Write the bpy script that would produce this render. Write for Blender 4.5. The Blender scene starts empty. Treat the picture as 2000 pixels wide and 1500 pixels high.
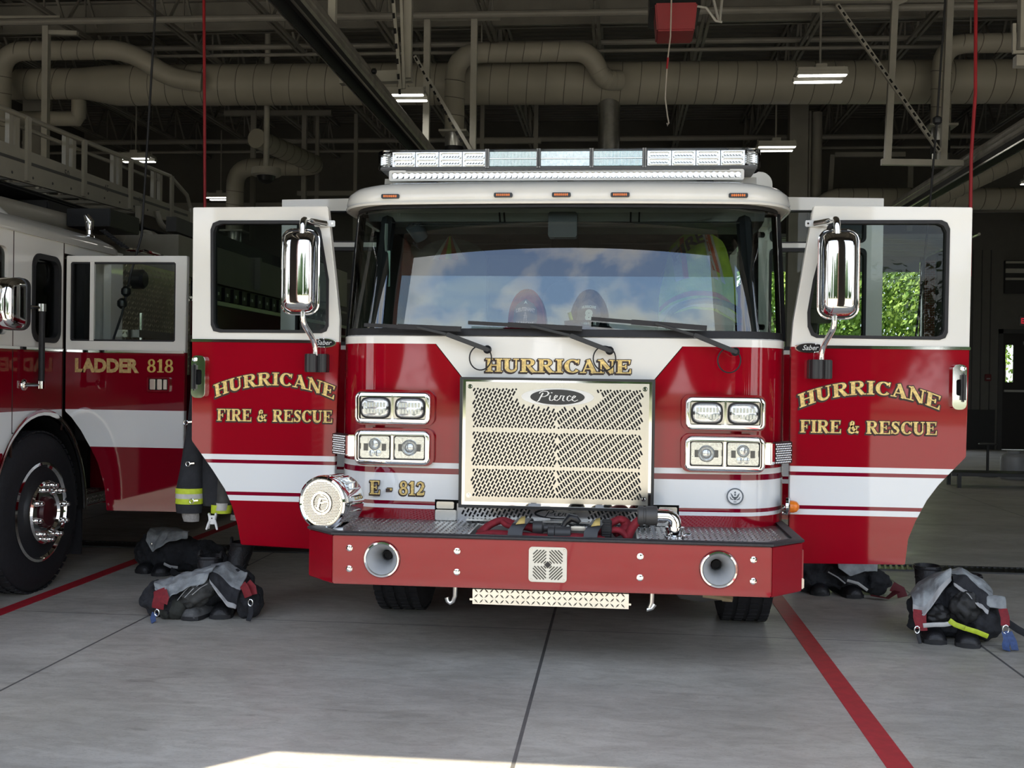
import bpy, bmesh, math, random
from math import sin, cos, pi, radians, sqrt, atan2
from mathutils import Vector, Matrix
from mathutils.geometry import tessellate_polygon
random.seed(7)
S = bpy.context.scene
COL = S.collection

# ------------------------------------------------------------------ camera
cam_d = bpy.data.cameras.new('camera'); cam = bpy.data.objects.new('camera', cam_d); COL.objects.link(cam)
cam_d.sensor_width = 36; cam_d.lens = 36*2130.2/2000; cam_d.clip_end = 400
_r = Vector((.99526774, .09623679, .01343886)); _u = Vector((-.01396415, .00478693, .99989104)); _f = Vector((-.09616198, .99534696, -.00610814))
cam.matrix_world = Matrix(((_r.x, _u.x, -_f.x, .3354), (_r.y, _u.y, -_f.y, -6.1), (_r.z, _u.z, -_f.z, 1.5184), (0, 0, 0, 1)))
S.camera = cam

# ------------------------------------------------------------------ light and exposure
S.view_settings.view_transform = 'Standard'; S.view_settings.look = 'None'
S.view_settings.gamma = 1; S.view_settings.use_curve_mapping = False
S.view_settings.exposure = EXPO = 0.1
S.cycles.use_denoising = True
S.cycles.max_bounces = 8; S.cycles.diffuse_bounces = 4; S.cycles.glossy_bounces = 4; S.cycles.transmission_bounces = 4
S.cycles.transparent_max_bounces = 12; S.cycles.sample_clamp_indirect = 6
S.cycles.caustics_reflective = False; S.cycles.caustics_refractive = False

sun_d = bpy.data.lights.new('sun', 'SUN'); sun = bpy.data.objects.new('sun', sun_d); COL.objects.link(sun)
sun_d.energy = 9.0; sun_d.angle = radians(.5); sun_d.color = (1, .89, .70)
sun.rotation_euler = Vector((1.29, 1.33, -4.6)).to_track_quat('-Z', 'Y').to_euler()

W = bpy.data.worlds.new('sky'); S.world = W; W.use_nodes = True
nt = W.node_tree; N = nt.nodes; L = nt.links; N.clear()
def wn(t, **k):
    n = N.new(t)
    for a, v in k.items(): setattr(n, a, v)
    return n
tc = wn('ShaderNodeTexCoord'); sep = wn('ShaderNodeSeparateXYZ'); L.new(tc.outputs['Generated'], sep.inputs[0])
ramp = wn('ShaderNodeValToRGB'); L.new(sep.outputs['Z'], ramp.inputs[0])
cr = ramp.color_ramp; cr.elements[0].position = 0; cr.elements[0].color = (.90, .92, .93, 1)
cr.elements[1].position = .9; cr.elements[1].color = (.16, .30, .62, 1)
e = cr.elements.new(.28); e.color = (.46, .60, .84, 1)
addz = wn('ShaderNodeMath', operation='ADD'); addz.inputs[1].default_value = .22; L.new(sep.outputs['Z'], addz.inputs[0])
comb = wn('ShaderNodeCombineXYZ')
for i, ax in enumerate('XY'):
    d = wn('ShaderNodeMath', operation='DIVIDE'); L.new(sep.outputs[ax], d.inputs[0]); L.new(addz.outputs[0], d.inputs[1]); L.new(d.outputs[0], comb.inputs[i])
mp = wn('ShaderNodeMapping'); mp.inputs['Location'].default_value = (8.3, 4.1, 0); mp.inputs['Scale'].default_value = (1.15, 2.1, 1); L.new(comb.outputs[0], mp.inputs[0])
nz = wn('ShaderNodeTexNoise'); nz.inputs['Scale'].default_value = 3.4; nz.inputs['Detail'].default_value = 8; nz.inputs['Roughness'].default_value = .5; nz.inputs['Distortion'].default_value = .3
L.new(mp.outputs[0], nz.inputs['Vector'])
cm = wn('ShaderNodeValToRGB'); L.new(nz.outputs[0], cm.inputs[0])
cm.color_ramp.elements[0].position = .455; cm.color_ramp.elements[0].color = (0, 0, 0, 1); cm.color_ramp.elements[1].position = .56; cm.color_ramp.elements[1].color = (1, 1, 1, 1)
cs = wn('ShaderNodeValToRGB'); L.new(nz.outputs[0], cs.inputs[0])
cs.color_ramp.elements[0].position = .50; cs.color_ramp.elements[0].color = (1, 1, .98, 1); cs.color_ramp.elements[1].position = .68; cs.color_ramp.elements[1].color = (.45, .48, .50, 1)
mix = wn('ShaderNodeMixRGB'); L.new(cm.outputs[0], mix.inputs[0]); L.new(ramp.outputs[0], mix.inputs[1]); L.new(cs.outputs[0], mix.inputs[2])
bg = wn('ShaderNodeBackground'); L.new(mix.outputs[0], bg.inputs[0]); bg.inputs[1].default_value = 3.0
wo = wn('ShaderNodeOutputWorld'); L.new(bg.outputs[0], wo.inputs[0])

# ------------------------------------------------------------------ materials
MATS = {}
def node(nt, t, **k):
    n = nt.nodes.new(t)
    for a, v in k.items(): setattr(n, a, v)
    return n
def M(name, col, rough=.5, metal=0, var=.08, scale=6, bump=0, bscale=60, emit=None, estr=0, spec=.5, coat=0):
    """Procedural surface: base colour broken up by noise, optional bump."""
    if name in MATS: return MATS[name]
    m = bpy.data.materials.new(name); m.use_nodes = True; nt = m.node_tree; p = nt.nodes['Principled BSDF']
    p.inputs['Roughness'].default_value = rough; p.inputs['Metallic'].default_value = metal
    p.inputs['Specular IOR Level'].default_value = spec; p.inputs['Coat Weight'].default_value = coat
    tc = node(nt, 'ShaderNodeTexCoord')
    c = (*col, 1)
    if var:
        nz = node(nt, 'ShaderNodeTexNoise'); nz.inputs['Scale'].default_value = scale; nz.inputs['Detail'].default_value = 4
        nt.links.new(tc.outputs['Object'], nz.inputs['Vector'])
        r = node(nt, 'ShaderNodeValToRGB'); nt.links.new(nz.outputs[0], r.inputs[0])
        r.color_ramp.elements[0].position = .3; r.color_ramp.elements[0].color = tuple(max(0, x*(1-var)) for x in col)+(1,)
        r.color_ramp.elements[1].position = .7; r.color_ramp.elements[1].color = tuple(min(1, x*(1+var)) for x in col)+(1,)
        nt.links.new(r.outputs[0], p.inputs['Base Color'])
    else: p.inputs['Base Color'].default_value = c
    if bump:
        n2 = node(nt, 'ShaderNodeTexNoise'); n2.inputs['Scale'].default_value = bscale; n2.inputs['Detail'].default_value = 3
        nt.links.new(tc.outputs['Object'], n2.inputs['Vector'])
        b = node(nt, 'ShaderNodeBump'); b.inputs['Strength'].default_value = bump; b.inputs['Distance'].default_value = .01
        nt.links.new(n2.outputs[0], b.inputs['Height']); nt.links.new(b.outputs[0], p.inputs['Normal'])
    if emit: p.inputs['Emission Color'].default_value = (*emit, 1); p.inputs['Emission Strength'].default_value = estr
    MATS[name] = m; return m
def glass(name, tint=(.8, .9, .88), ior=1.5, rough=0.0):
    if name in MATS: return MATS[name]
    m = bpy.data.materials.new(name); m.use_nodes = True; nt = m.node_tree; nt.nodes.clear()
    o = node(nt, 'ShaderNodeOutputMaterial'); mx = node(nt, 'ShaderNodeMixShader'); fr = node(nt, 'ShaderNodeFresnel'); fr.inputs[0].default_value = ior
    t = node(nt, 'ShaderNodeBsdfTransparent'); t.inputs[0].default_value = (*tint, 1)
    g = node(nt, 'ShaderNodeBsdfGlossy'); g.inputs['Roughness'].default_value = rough
    nt.links.new(fr.outputs[0], mx.inputs[0]); nt.links.new(t.outputs[0], mx.inputs[1]); nt.links.new(g.outputs[0], mx.inputs[2]); nt.links.new(mx.outputs[0], o.inputs[0])
    MATS[name] = m; return m
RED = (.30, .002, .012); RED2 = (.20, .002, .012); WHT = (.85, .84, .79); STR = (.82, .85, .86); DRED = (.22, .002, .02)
def livery(name, stops, z0=.3, z1=3.0, vee=None, white=WHT):
    """Painted coachwork: horizontal colour bands by height, plus the white centre panel of the cab front."""
    m = bpy.data.materials.new(name); m.use_nodes = True; nt = m.node_tree; p = nt.nodes['Principled BSDF']
    p.inputs['Roughness'].default_value = .04; p.inputs['Specular IOR Level'].default_value = .62
    tc = node(nt, 'ShaderNodeTexCoord'); sp = node(nt, 'ShaderNodeSeparateXYZ'); nt.links.new(tc.outputs['Object'], sp.inputs[0])
    mr = node(nt, 'ShaderNodeMapRange'); mr.inputs[1].default_value = z0; mr.inputs[2].default_value = z1; nt.links.new(sp.outputs['Z'], mr.inputs[0])
    r = node(nt, 'ShaderNodeValToRGB'); nt.links.new(mr.outputs[0], r.inputs[0]); cr = r.color_ramp; cr.interpolation = 'CONSTANT'
    cr.elements[0].color = (*stops[0][1], 1); cr.elements[0].position = 0
    cr.elements[1].position = (stops[1][0]-z0)/(z1-z0); cr.elements[1].color = (*stops[1][1], 1)
    for z, c in stops[2:]:
        e = cr.elements.new((z-z0)/(z1-z0)); e.color = (*c, 1)
    out = r.outputs[0]
    if vee:
        ab = node(nt, 'ShaderNodeMath', operation='ABSOLUTE'); nt.links.new(sp.outputs['X'], ab.inputs[0])
        ml = node(nt, 'ShaderNodeMath', operation='MULTIPLY_ADD'); nt.links.new(sp.outputs['Z'], ml.inputs[0]); ml.inputs[1].default_value = .82; ml.inputs[2].default_value = .535-.82*1.512
        lt = node(nt, 'ShaderNodeMath', operation='LESS_THAN'); nt.links.new(ab.outputs[0], lt.inputs[0]); nt.links.new(ml.outputs[0], lt.inputs[1])
        g = node(nt, 'ShaderNodeMath', operation='GREATER_THAN'); nt.links.new(sp.outputs['Z'], g.inputs[0]); g.inputs[1].default_value = 1.49
        mu = node(nt, 'ShaderNodeMath', operation='MULTIPLY'); nt.links.new(lt.outputs[0], mu.inputs[0]); nt.links.new(g.outputs[0], mu.inputs[1])
        mx = node(nt, 'ShaderNodeMixRGB'); nt.links.new(mu.outputs[0], mx.inputs[0]); nt.links.new(out, mx.inputs[1]); mx.inputs[2].default_value = (*white, 1)
        ps = node(nt, 'ShaderNodeMath', operation='SUBTRACT'); nt.links.new(ab.outputs[0], ps.inputs[0]); nt.links.new(ml.outputs[0], ps.inputs[1])
        pc = node(nt, 'ShaderNodeMath', operation='COMPARE'); nt.links.new(ps.outputs[0], pc.inputs[0]); pc.inputs[1].default_value = .003; pc.inputs[2].default_value = .003
        p2 = node(nt, 'ShaderNodeMath', operation='LESS_THAN'); nt.links.new(sp.outputs['Z'], p2.inputs[0]); p2.inputs[1].default_value = 1.70
        p3 = node(nt, 'ShaderNodeMath', operation='MULTIPLY'); nt.links.new(pc.outputs[0], p3.inputs[0]); nt.links.new(p2.outputs[0], p3.inputs[1])
        p4 = node(nt, 'ShaderNodeMath', operation='MULTIPLY'); nt.links.new(p3.outputs[0], p4.inputs[0]); nt.links.new(g.outputs[0], p4.inputs[1])
        m2 = node(nt, 'ShaderNodeMixRGB'); nt.links.new(p4.outputs[0], m2.inputs[0]); nt.links.new(mx.outputs[0], m2.inputs[1]); m2.inputs[2].default_value = (.03, .01, .01, 1); out = m2.outputs[0]
    nt.links.new(out, p.inputs['Base Color'])
    nz = node(nt, 'ShaderNodeTexNoise'); nz.inputs['Scale'].default_value = 2.5; nt.links.new(tc.outputs['Object'], nz.inputs['Vector'])
    b = node(nt, 'ShaderNodeBump'); b.inputs['Strength'].default_value = .012; b.inputs['Distance'].default_value = .02; nt.links.new(nz.outputs[0], b.inputs['Height']); nt.links.new(b.outputs[0], p.inputs['Normal'])
    MATS[name] = m; return m
ST812 = [(0, RED), (.757, STR), (.785, DRED), (.803, STR), (.962, DRED), (.988, STR), (1.018, RED), (1.70, WHT)]
PAINT = livery('red white striped paint', ST812, vee=True)
DOORP = livery('door paint', [(0, RED), (.760, STR), (.788, DRED), (.814, STR), (.976, DRED), (1.004, STR), (1.033, RED), (1.705, WHT)])
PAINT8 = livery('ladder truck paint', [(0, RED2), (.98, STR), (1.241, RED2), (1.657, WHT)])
REDP = M('gloss red paint', RED, .04, var=.02, spec=.62)
WHITEP = M('gloss white paint', WHT, .12, var=.03)
CREAM = M('cream painted aluminium', (.27, .255, .21), .35, var=.06)
CHROME = M('chrome', (.86, .86, .84), .05, 1, var=.02)
STEEL = M('polished stainless steel', (.60, .585, .535), .24, 1, var=.03, scale=2)
ALU = M('bare aluminium', (.70, .69, .66), .28, 1, var=.06)
TREAD = M('aluminium treadplate', (.62, .62, .61), .22, 1, var=.08, scale=20)
TREADD = M('worn treadplate', (.33, .33, .34), .34, 1, var=.15, scale=15)
BLK = M('black rubber', (.012, .012, .014), .6, var=.2, scale=30)
BLKP = M('black plastic', (.015, .016, .018), .35, var=.1)
DARKH = M('dark opening', (.004, .004, .005), .8, var=.1)
TYRE = M('tyre rubber', (.012, .012, .015), .75, var=.25, scale=40, bump=.2, bscale=200)
GOLD = M('gold leaf', (.86, .57, .20), .38, 0, var=.35, scale=90)
GOLDD = M('shaded gold leaf', (.50, .31, .10), .38, 0, var=.35, scale=90)
EDGE = M('black letter edge', (.03, .012, .008), .5, var=.1)
AMBER = M('amber lens', (.85, .22, .02), .2, var=.15, scale=60)
LENS = M('clear lens', (.78, .80, .80), .08, .55, var=.12, scale=120)
LENSG = M('pale green lens', (.24, .36, .32), .12, .5, var=.3, scale=60)
LED = M('silver reflector', (.72, .73, .72), .18, .9, var=.2, scale=140)
GLASS = glass('windscreen glass', (.78, .87, .83), 2.0)
GLASSS = glass('tinted side glass', (.62, .68, .67), 1.32)
GLASSC = glass('clear side glass', (.92, .95, .94), 1.25)
GREYT = M('grey interior trim', (.16, .17, .17), .7, var=.12, bump=.1)
DUCT = M('painted duct steel', (.42, .40, .335), .5, var=.08, scale=1.5)
SPIRAL = M('galvanised steel', (.50, .50, .48), .3, .9, var=.15, scale=10)
CSTEEL = M('grey painted steelwork', (.30, .29, .26), .55, var=.1, scale=3)
FRAME = M('pale painted steel', (.46, .45, .40), .5, var=.08)
DSTEEL = M('dark steel', (.05, .05, .05), .5, var=.1)

# ------------------------------------------------------------------ mesh building
ORG = {}
class B:
    def __init__(s): s.v = []; s.f = []; s.m = []
    def add(s, vs, fs, mi=0):
        o = len(s.v); s.v += [tuple(v) for v in vs]
        for f in fs: s.f.append([i+o for i in f]); s.m.append(mi)
        return s
    def box(s, x0, x1, y0, y1, z0, z1, mi=0):
        return s.add([(x, y, z) for z in (z0, z1) for y in (y0, y1) for x in (x0, x1)], [(0, 2, 3, 1), (4, 5, 7, 6), (0, 1, 5, 4), (2, 6, 7, 3), (0, 4, 6, 2), (1, 3, 7, 5)], mi)
    def bar(s, a, b, w, h=None, mi=0, up=(0, 0, 1)):
        a = Vector(a); b = Vector(b); h = h or w; d = (b-a).normalized(); up = Vector(up)
        if abs(d.dot(up)) > .98: up = Vector((0, 1, 0))
        r = d.cross(up).normalized(); u = r.cross(d)
        vs = [p+r*(i*w/2)+u*(j*h/2) for p in (a, b) for j in (-1, 1) for i in (-1, 1)]
        return s.add(vs, [(0, 2, 3, 1), (4, 5, 7, 6), (0, 1, 5, 4), (2, 6, 7, 3), (0, 4, 6, 2), (1, 3, 7, 5)], mi)
    def tube(s, pts, r, n=10, mi=0, cap=True, closed=False):
        pts = [Vector(p) for p in pts]; k = len(pts); rs = r if isinstance(r, (list, tuple)) else [r]*k
        t0 = (pts[1]-pts[0]).normalized(); ref = Vector((0, 0, 1)) if abs(t0.z) < .9 else Vector((1, 0, 0)); vs = []
        for i, p in enumerate(pts):
            if closed: t = (pts[(i+1) % k]-pts[i-1])
            else: t = pts[min(i+1, k-1)]-pts[max(i-1, 0)]
            t.normalize(); a = t.cross(ref)
            if a.length < 1e-4: a = t.orthogonal()
            a.normalize(); b = a.cross(t); ref = b if abs(b.dot(t)) < .5 else ref
            vs += [p+a*(rs[i]*cos(2*pi*j/n))+b*(rs[i]*sin(2*pi*j/n)) for j in range(n)]
        fs = []
        for i in range(k if closed else k-1):
            i2 = (i+1) % k
            fs += [(i*n+j, i*n+(j+1) % n, i2*n+(j+1) % n, i2*n+j) for j in range(n)]
        if cap and not closed: fs += [tuple(range(n))[::-1], tuple((k-1)*n+j for j in range(n))]
        return s.add(vs, fs, mi)
    def lathe(s, prof, o, ax=(0, -1, 0), n=32, mi=0, cap=True):
        """prof: (radius, distance along axis) pairs."""
        o = Vector(o); ax = Vector(ax).normalized(); a = ax.orthogonal().normalized(); b = ax.cross(a); k = len(prof)
        vs = [o+ax*h+a*(r*cos(2*pi*j/n))+b*(r*sin(2*pi*j/n)) for r, h in prof for j in range(n)]
        fs = [(i*n+j, i*n+(j+1) % n, (i+1)*n+(j+1) % n, (i+1)*n+j) for i in range(k-1) for j in range(n)]
        if cap: fs += [tuple(range(n))[::-1], tuple((k-1)*n+j for j in range(n))]
        return s.add(vs, fs, mi)
    def loft(s, rings, mi=0, cap=True, closed=False):
        n = len(rings[0]); k = len(rings); vs = [p for r in rings for p in r]; fs = []
        for i in range(k-1+(1 if closed else 0)):
            i2 = (i+1) % k
            fs += [(i*n+j, i*n+(j+1) % n, i2*n+(j+1) % n, i2*n+j) for j in range(n)]
        if cap and not closed: fs += [tuple(range(n))[::-1], tuple((k-1)*n+j for j in range(n))]
        return s.add(vs, fs, mi)
    def grid(s, fn, nu, nv, mi=0):
        vs = [fn(i/nu, j/nv) for j in range(nv+1) for i in range(nu+1)]
        return s.add(vs, [(j*(nu+1)+i, j*(nu+1)+i+1, (j+1)*(nu+1)+i+1, (j+1)*(nu+1)+i) for j in range(nv) for i in range(nu)], mi)
    def plate(s, outer, holes, fn, w0, w1, mi=0):
        """flat plate with holes: 2-d outline -> fn(u, v, w), from w0 to w1."""
        loops = [outer]+holes; flat = [q for l in loops for q in l]
        tris = tessellate_polygon([[Vector((q[0], q[1], 0)) for q in l] for l in loops]); n = len(flat)
        vs = [fn(u, v, w) for w in (w0, w1) for u, v in flat]
        fs = [tuple(t) for t in tris]+[tuple(i+n for i in t[::-1]) for t in tris]; o = 0
        for l in loops:
            k = len(l); fs += [(o+i, o+(i+1) % k, o+n+(i+1) % k, o+n+i) for i in range(k)]; o += k
        return s.add(vs, fs, mi)
def rrect(x0, x1, z0, z1, r, n=5):
    out = []
    for cx, cz, a in ((x1-r, z1-r, 0), (x0+r, z1-r, 90), (x0+r, z0+r, 180), (x1-r, z0+r, 270)):
        out += [(cx+r*cos(radians(a+90*i/n)), cz+r*sin(radians(a+90*i/n))) for i in range(n+1)]
    return out
def ell(cx, cz, a, b, n=32): return [(cx+a*cos(2*pi*i/n), cz+b*sin(2*pi*i/n)) for i in range(n)]
def FY(y): return lambda u, v, w: (u, y+w, v)          # plate in a plane facing the street
def FX(x): return lambda u, v, w: (x+w, u, v)
def FZ(z): return lambda u, v, w: (u, v, z+w)
def wpos(o):
    return ORG.get(o, Vector((0, 0, 0)))
def mk(name, b, mat, parent=None, bevel=0, ang=35, label=None, kind=None, mods=None, org=None):
    me = bpy.data.meshes.new(name)
    off = wpos(parent) if parent else (Vector(org) if org else Vector((0, 0, 0)))
    me.from_pydata([(v[0]-off.x, v[1]-off.y, v[2]-off.z) for v in b.v], [], b.f)
    for m in (mat if isinstance(mat, (list, tuple)) else [mat]): me.materials.append(m)
    me.polygons.foreach_set('material_index', b.m)
    bm = bmesh.new(); bm.from_mesh(me)
    bmesh.ops.recalc_face_normals(bm, faces=bm.faces)
    if bevel: bmesh.ops.bevel(bm, geom=[e for e in bm.edges if len(e.link_faces) == 2 and e.calc_face_angle(0) > .6], offset=bevel, segments=2, affect='EDGES', clamp_overlap=True)
    bm.to_mesh(me); bm.free()
    if ang: me.shade_smooth(); me.set_sharp_from_angle(angle=radians(ang))
    o = bpy.data.objects.new(name, me); COL.objects.link(o)
    if parent: o.parent = parent; ORG[o] = off
    else: o.location = off; ORG[o] = off
    if label: o['label'] = label
    if kind: o['kind'] = kind
    for t, kw in (mods or []):
        md = o.modifiers.new(t.lower(), t)
        for a, v in kw.items(): setattr(md, a, v)
    return o
def tag(o, label, cat, group=None, kind=None):
    o['label'] = label; o['category'] = cat
    if group: o['group'] = group
    if kind: o['kind'] = kind
    return o
def thing(name, label, cat, loc=(0, 0, 0), group=None):
    o = bpy.data.objects.new(name, None); COL.objects.link(o); o.location = loc; o.empty_display_size = .1
    ORG[o] = Vector(loc); return tag(o, label, cat, group)
def struct(name, b, mat, **k):
    o = mk(name, b, mat, **k); o['kind'] = 'structure'; return o
def dup(o, off, parent=None):
    """copy of a part (mesh data shared), moved by off."""
    c = o.copy(); COL.objects.link(c); c.parent = parent if parent else o.parent
    c.location = o.location+Vector(off); ORG[c] = ORG[o]+Vector(off); return c
def dup_tree(root, off, label=None, group=None):
    r = root.copy(); COL.objects.link(r); r.location = root.location+Vector(off); ORG[r] = ORG[root]+Vector(off)
    if label: r['label'] = label
    for ch in list(root.children):
        c = ch.copy(); COL.objects.link(c); c.parent = r
        for g in ch.children:
            d = g.copy(); COL.objects.link(d); d.parent = c
    return r
def arc(c, r, a0, a1, n, plane='xz', k=0):
    out = []
    for i in range(n+1):
        a = radians(a0+(a1-a0)*i/n); p, q = c[0]+r*cos(a), c[1]+r*sin(a)
        out.append({'xz': (p, k, q), 'yz': (k, p, q), 'xy': (p, q, k)}[plane])
    return out
def fillet(pts, r, n=6):
    """round the inner corners of a 3-d path."""
    pts = [Vector(p) for p in pts]; out = [pts[0]]
    for i in range(1, len(pts)-1):
        p = pts[i]; a = (pts[i-1]-p); b = (pts[i+1]-p); rr = min(r, a.length*.49, b.length*.49); a.normalize(); b.normalize()
        for j in range(n+1):
            t = j/n; A = p+a*rr*(1-t); Bq = p+b*rr*t
            out.append(A.lerp(p, t).lerp(p.lerp(Bq, t if t else 0), t) if 0 else (p+a*rr)*(1-t)**2+p*2*t*(1-t)+(p+b*rr)*t*t)
    return out+[pts[-1]]
def treads(b, u0, u1, v0, v1, fn, pitch=.04, l=.028, w=.009, h=.003, mi=0):
    """raised lozenges of a treadplate."""
    i = 0; v = v0+pitch*.5
    while v < v1:
        u = u0+pitch*.5; j = 0
        while u < u1:
            s_ = 1 if (i+j) % 2 else -1; dx, dz = l/2*.7, l/2*.7*s_; nx, nz = -dz/l*w, dx/l*w
            q = [(u-dx, v-dz), (u+nx, v+nz), (u+dx, v+dz), (u-nx, v-nz)]
            if all(u0 <= a <= u1 and v0 <= c <= v1 for a, c in q):
                b.add([fn(a, c, 0) for a, c in q]+[fn(u-dx*.5, v-dz*.5, h), fn(u+dx*.5, v+dz*.5, h)], [(0, 1, 4), (1, 5, 4), (1, 2, 5), (2, 3, 5), (3, 4, 5), (3, 0, 4)], mi)
            u += pitch; j += 1
        v += pitch; i += 1
# ------------------------------------------------------------------ lettering
def _arcw(cx, cy, rx, ry, a0, a1, n, wv, wh):
    """elliptical bowl, wv = width where it runs upright, wh = width where it runs level."""
    o = []
    for i in range(n+1):
        a = radians(a0+(a1-a0)*i/n); t = abs(cos(a))**1.5; o.append((cx+rx*cos(a), cy+ry*sin(a), wh+(wv-wh)*t))
    return o
T, TH = .24, .085
def _sf(x, y, w=.42): return [(x-w/2, y, TH), (x+w/2, y, TH)]
lo, hi = TH/2, 1-TH/2
GLY = {
 'H': (1.0, [[(.22, 0, T), (.22, 1, T)], [(.76, 0, T), (.76, 1, T)], [(.22, .5, TH), (.76, .5, TH)], _sf(.22, lo), _sf(.22, hi), _sf(.76, lo), _sf(.76, hi)]),
 'U': (.98, [[(.22, 1, T), (.22, .34, T)]+[(.49-.27*cos(radians(a)), .33-.27*sin(radians(a)), T-(T-.11)*a/180) for a in range(15, 180, 15)]+[(.76, .33, .1), (.76, 1, .1)], _sf(.22, hi), _sf(.76, hi, .32)]),
 'R': (1.0, [[(.22, 0, T), (.22, 1, T)], [(.22, hi, TH), (.52, hi, TH)]+_arcw(.52, .745, .2, .215, 80, -80, 9, T*.95, TH)+[(.5, .53, TH), (.22, .53, TH)], [(.46, .52, .2), (.72, .1, .24), (.8, .03, .2)], _sf(.22, lo), _sf(.14, hi, .2), [(.7, lo, TH), (.98, lo, TH)]]),
 'I': (.5, [[(.25, 0, T), (.25, 1, T)], _sf(.25, lo, .44), _sf(.25, hi, .44)]),
 'C': (.93, [_arcw(.5, .5, .34, .455, 38, 322, 26, .25, TH), [(.82, .66, .05), (.84, .98, .11)], [(.78, .8, .12), (.84, .86, .04)]]),
 'A': (1.0, [[(.17, 0, .09), (.46, .97, .09)], [(.44, 1, .2), (.8, 0, .27)], [(.27, .32, TH), (.66, .32, TH)], _sf(.17, lo, .36), _sf(.81, lo, .42)]),
 'N': (1.02, [[(.18, 0, .1), (.18, 1, .1)], [(.16, 1, .22), (.8, .02, .24)], [(.82, 0, .1), (.82, 1, .1)], _sf(.18, lo, .34), _sf(.13, hi, .26), _sf(.82, hi, .34)]),
 'E': (.88, [[(.22, 0, T), (.22, 1, T)], [(.02, lo, TH), (.8, lo, TH)], [(.02, hi, TH), (.77, hi, TH)], [(.22, .51, TH), (.55, .51, TH)], [(.55, .36, .09), (.55, .66, .09)], [(.76, 1, .13), (.75, .7, .05)], [(.78, 0, .14), (.82, .33, .05)]]),
 'F': (.82, [[(.22, 0, T), (.22, 1, T)], _sf(.22, lo, .44), [(.02, hi, TH), (.75, hi, TH)], [(.22, .49, TH), (.52, .49, TH)], [(.53, .34, .09), (.53, .64, .09)], [(.73, 1, .13), (.74, .68, .05)]]),
 'S': (.76, [[(.62, .74, .1), (.55, .9, .1), (.38, .955, .1), (.2, .88, .17), (.17, .72, .2), (.3, .58, .25), (.47, .46, .26), (.59, .3, .2), (.54, .12, .16), (.36, .045, .1), (.2, .09, .1), (.12, .28, .1)], [(.64, .68, .05), (.64, .98, .1)], [(.09, .34, .05), (.09, .02, .1)]]),
 '&': (1.05, [[(.9, .08, .16), (.72, .14, .2), (.5, .36, .22), (.32, .66, .2), (.3, .82, .16), (.4, .95, .1), (.52, .9, .12), (.53, .76, .14), (.42, .6, .12), (.24, .44, .16), (.15, .26, .2), (.22, .1, .17), (.4, .04, .12), (.58, .1, .1), (.72, .3, .1), (.78, .5, .09)], [(.64, .54, TH), (.94, .54, TH)]]),
 '8': (.78, [_arcw(.4, .74, .2, .215, 0, 360, 20, .18, .1), _arcw(.4, .27, .25, .23, 0, 360, 20, .2, .1)]),
 '1': (.62, [[(.34, 0, T), (.34, 1, T)], _sf(.34, lo, .52), [(.1, .8, .1), (.3, .93, .12)]]),
 '2': (.78, [[(.14, .72, .16), (.2, .88, .13), (.38, .95, .11), (.56, .85, .19), (.6, .7, .23), (.5, .48, .2), (.3, .25, .15), (.12, .09, .1)], [(.1, .09, .17), (.6, .1, .19)], [(.62, .04, .1), (.68, .3, .07)]]),
 '-': (.62, [[(.12, .38, .16), (.5, .38, .16)]]), ' ': (.42, [])}
def strokes(b, st, fn, e=0, depth=0, mi=0):
    """ribbon strokes of varying width; e grows the outline on every side."""
    for si, s in enumerate(st):
        dz = depth+si*.00016
        p = [Vector((q[0], q[1])) for q in s]; w = [q[2]/2+e for q in s]; k = len(p)
        closed = (p[0]-p[-1]).length < 1e-3 and k > 4
        if e and not closed:
            p[0] = p[0]-(p[1]-p[0]).normalized()*e; p[-1] = p[-1]+(p[-1]-p[-2]).normalized()*e
        Lp, Rp = [], []
        for i in range(k):
            if closed: t = p[1]-p[k-2] if i in (0, k-1) else p[i+1]-p[i-1]
            else: t = p[min(i+1, k-1)]-p[max(i-1, 0)]
            t.normalize(); nn = Vector((-t.y, t.x)); Lp.append(p[i]+nn*w[i]); Rp.append(p[i]-nn*w[i])
        vs = [fn(q.x, q.y, dz) for i in range(k) for q in (Lp[i], Rp[i])]
        b.add(vs, [(2*i, 2*i+1, 2*i+3, 2*i+2) for i in range(k-1)], mi)
def serif(text, parent, x0, x1, h, place, name='lettering', gold=None, edge=.035, label=None, shadow=0):
    """gold serif lettering with a black edge; place(s, t, d): s along the line in metres, t up, d out."""
    adv = [GLY[c][0] for c in text]; sc = (x1-x0)/sum(adv); f = h/1.0
    b = B(); x = 0
    for c, a in zip(text, adv):
        fn = lambda u, v, d, x=x: place(x0+(x+u)*sc, v*f, d)
        if shadow: strokes(b, GLY[c][1], lambda u, v, d, fn=fn: fn(u-shadow, v-shadow*1.4, d), edge, .0006, 1)
        strokes(b, GLY[c][1], fn, edge, .0022, 1); strokes(b, GLY[c][1], fn, 0, .0045, 0); x += a
    return mk(name, b, [gold or GOLD, EDGE], parent, ang=0, label=label)
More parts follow.
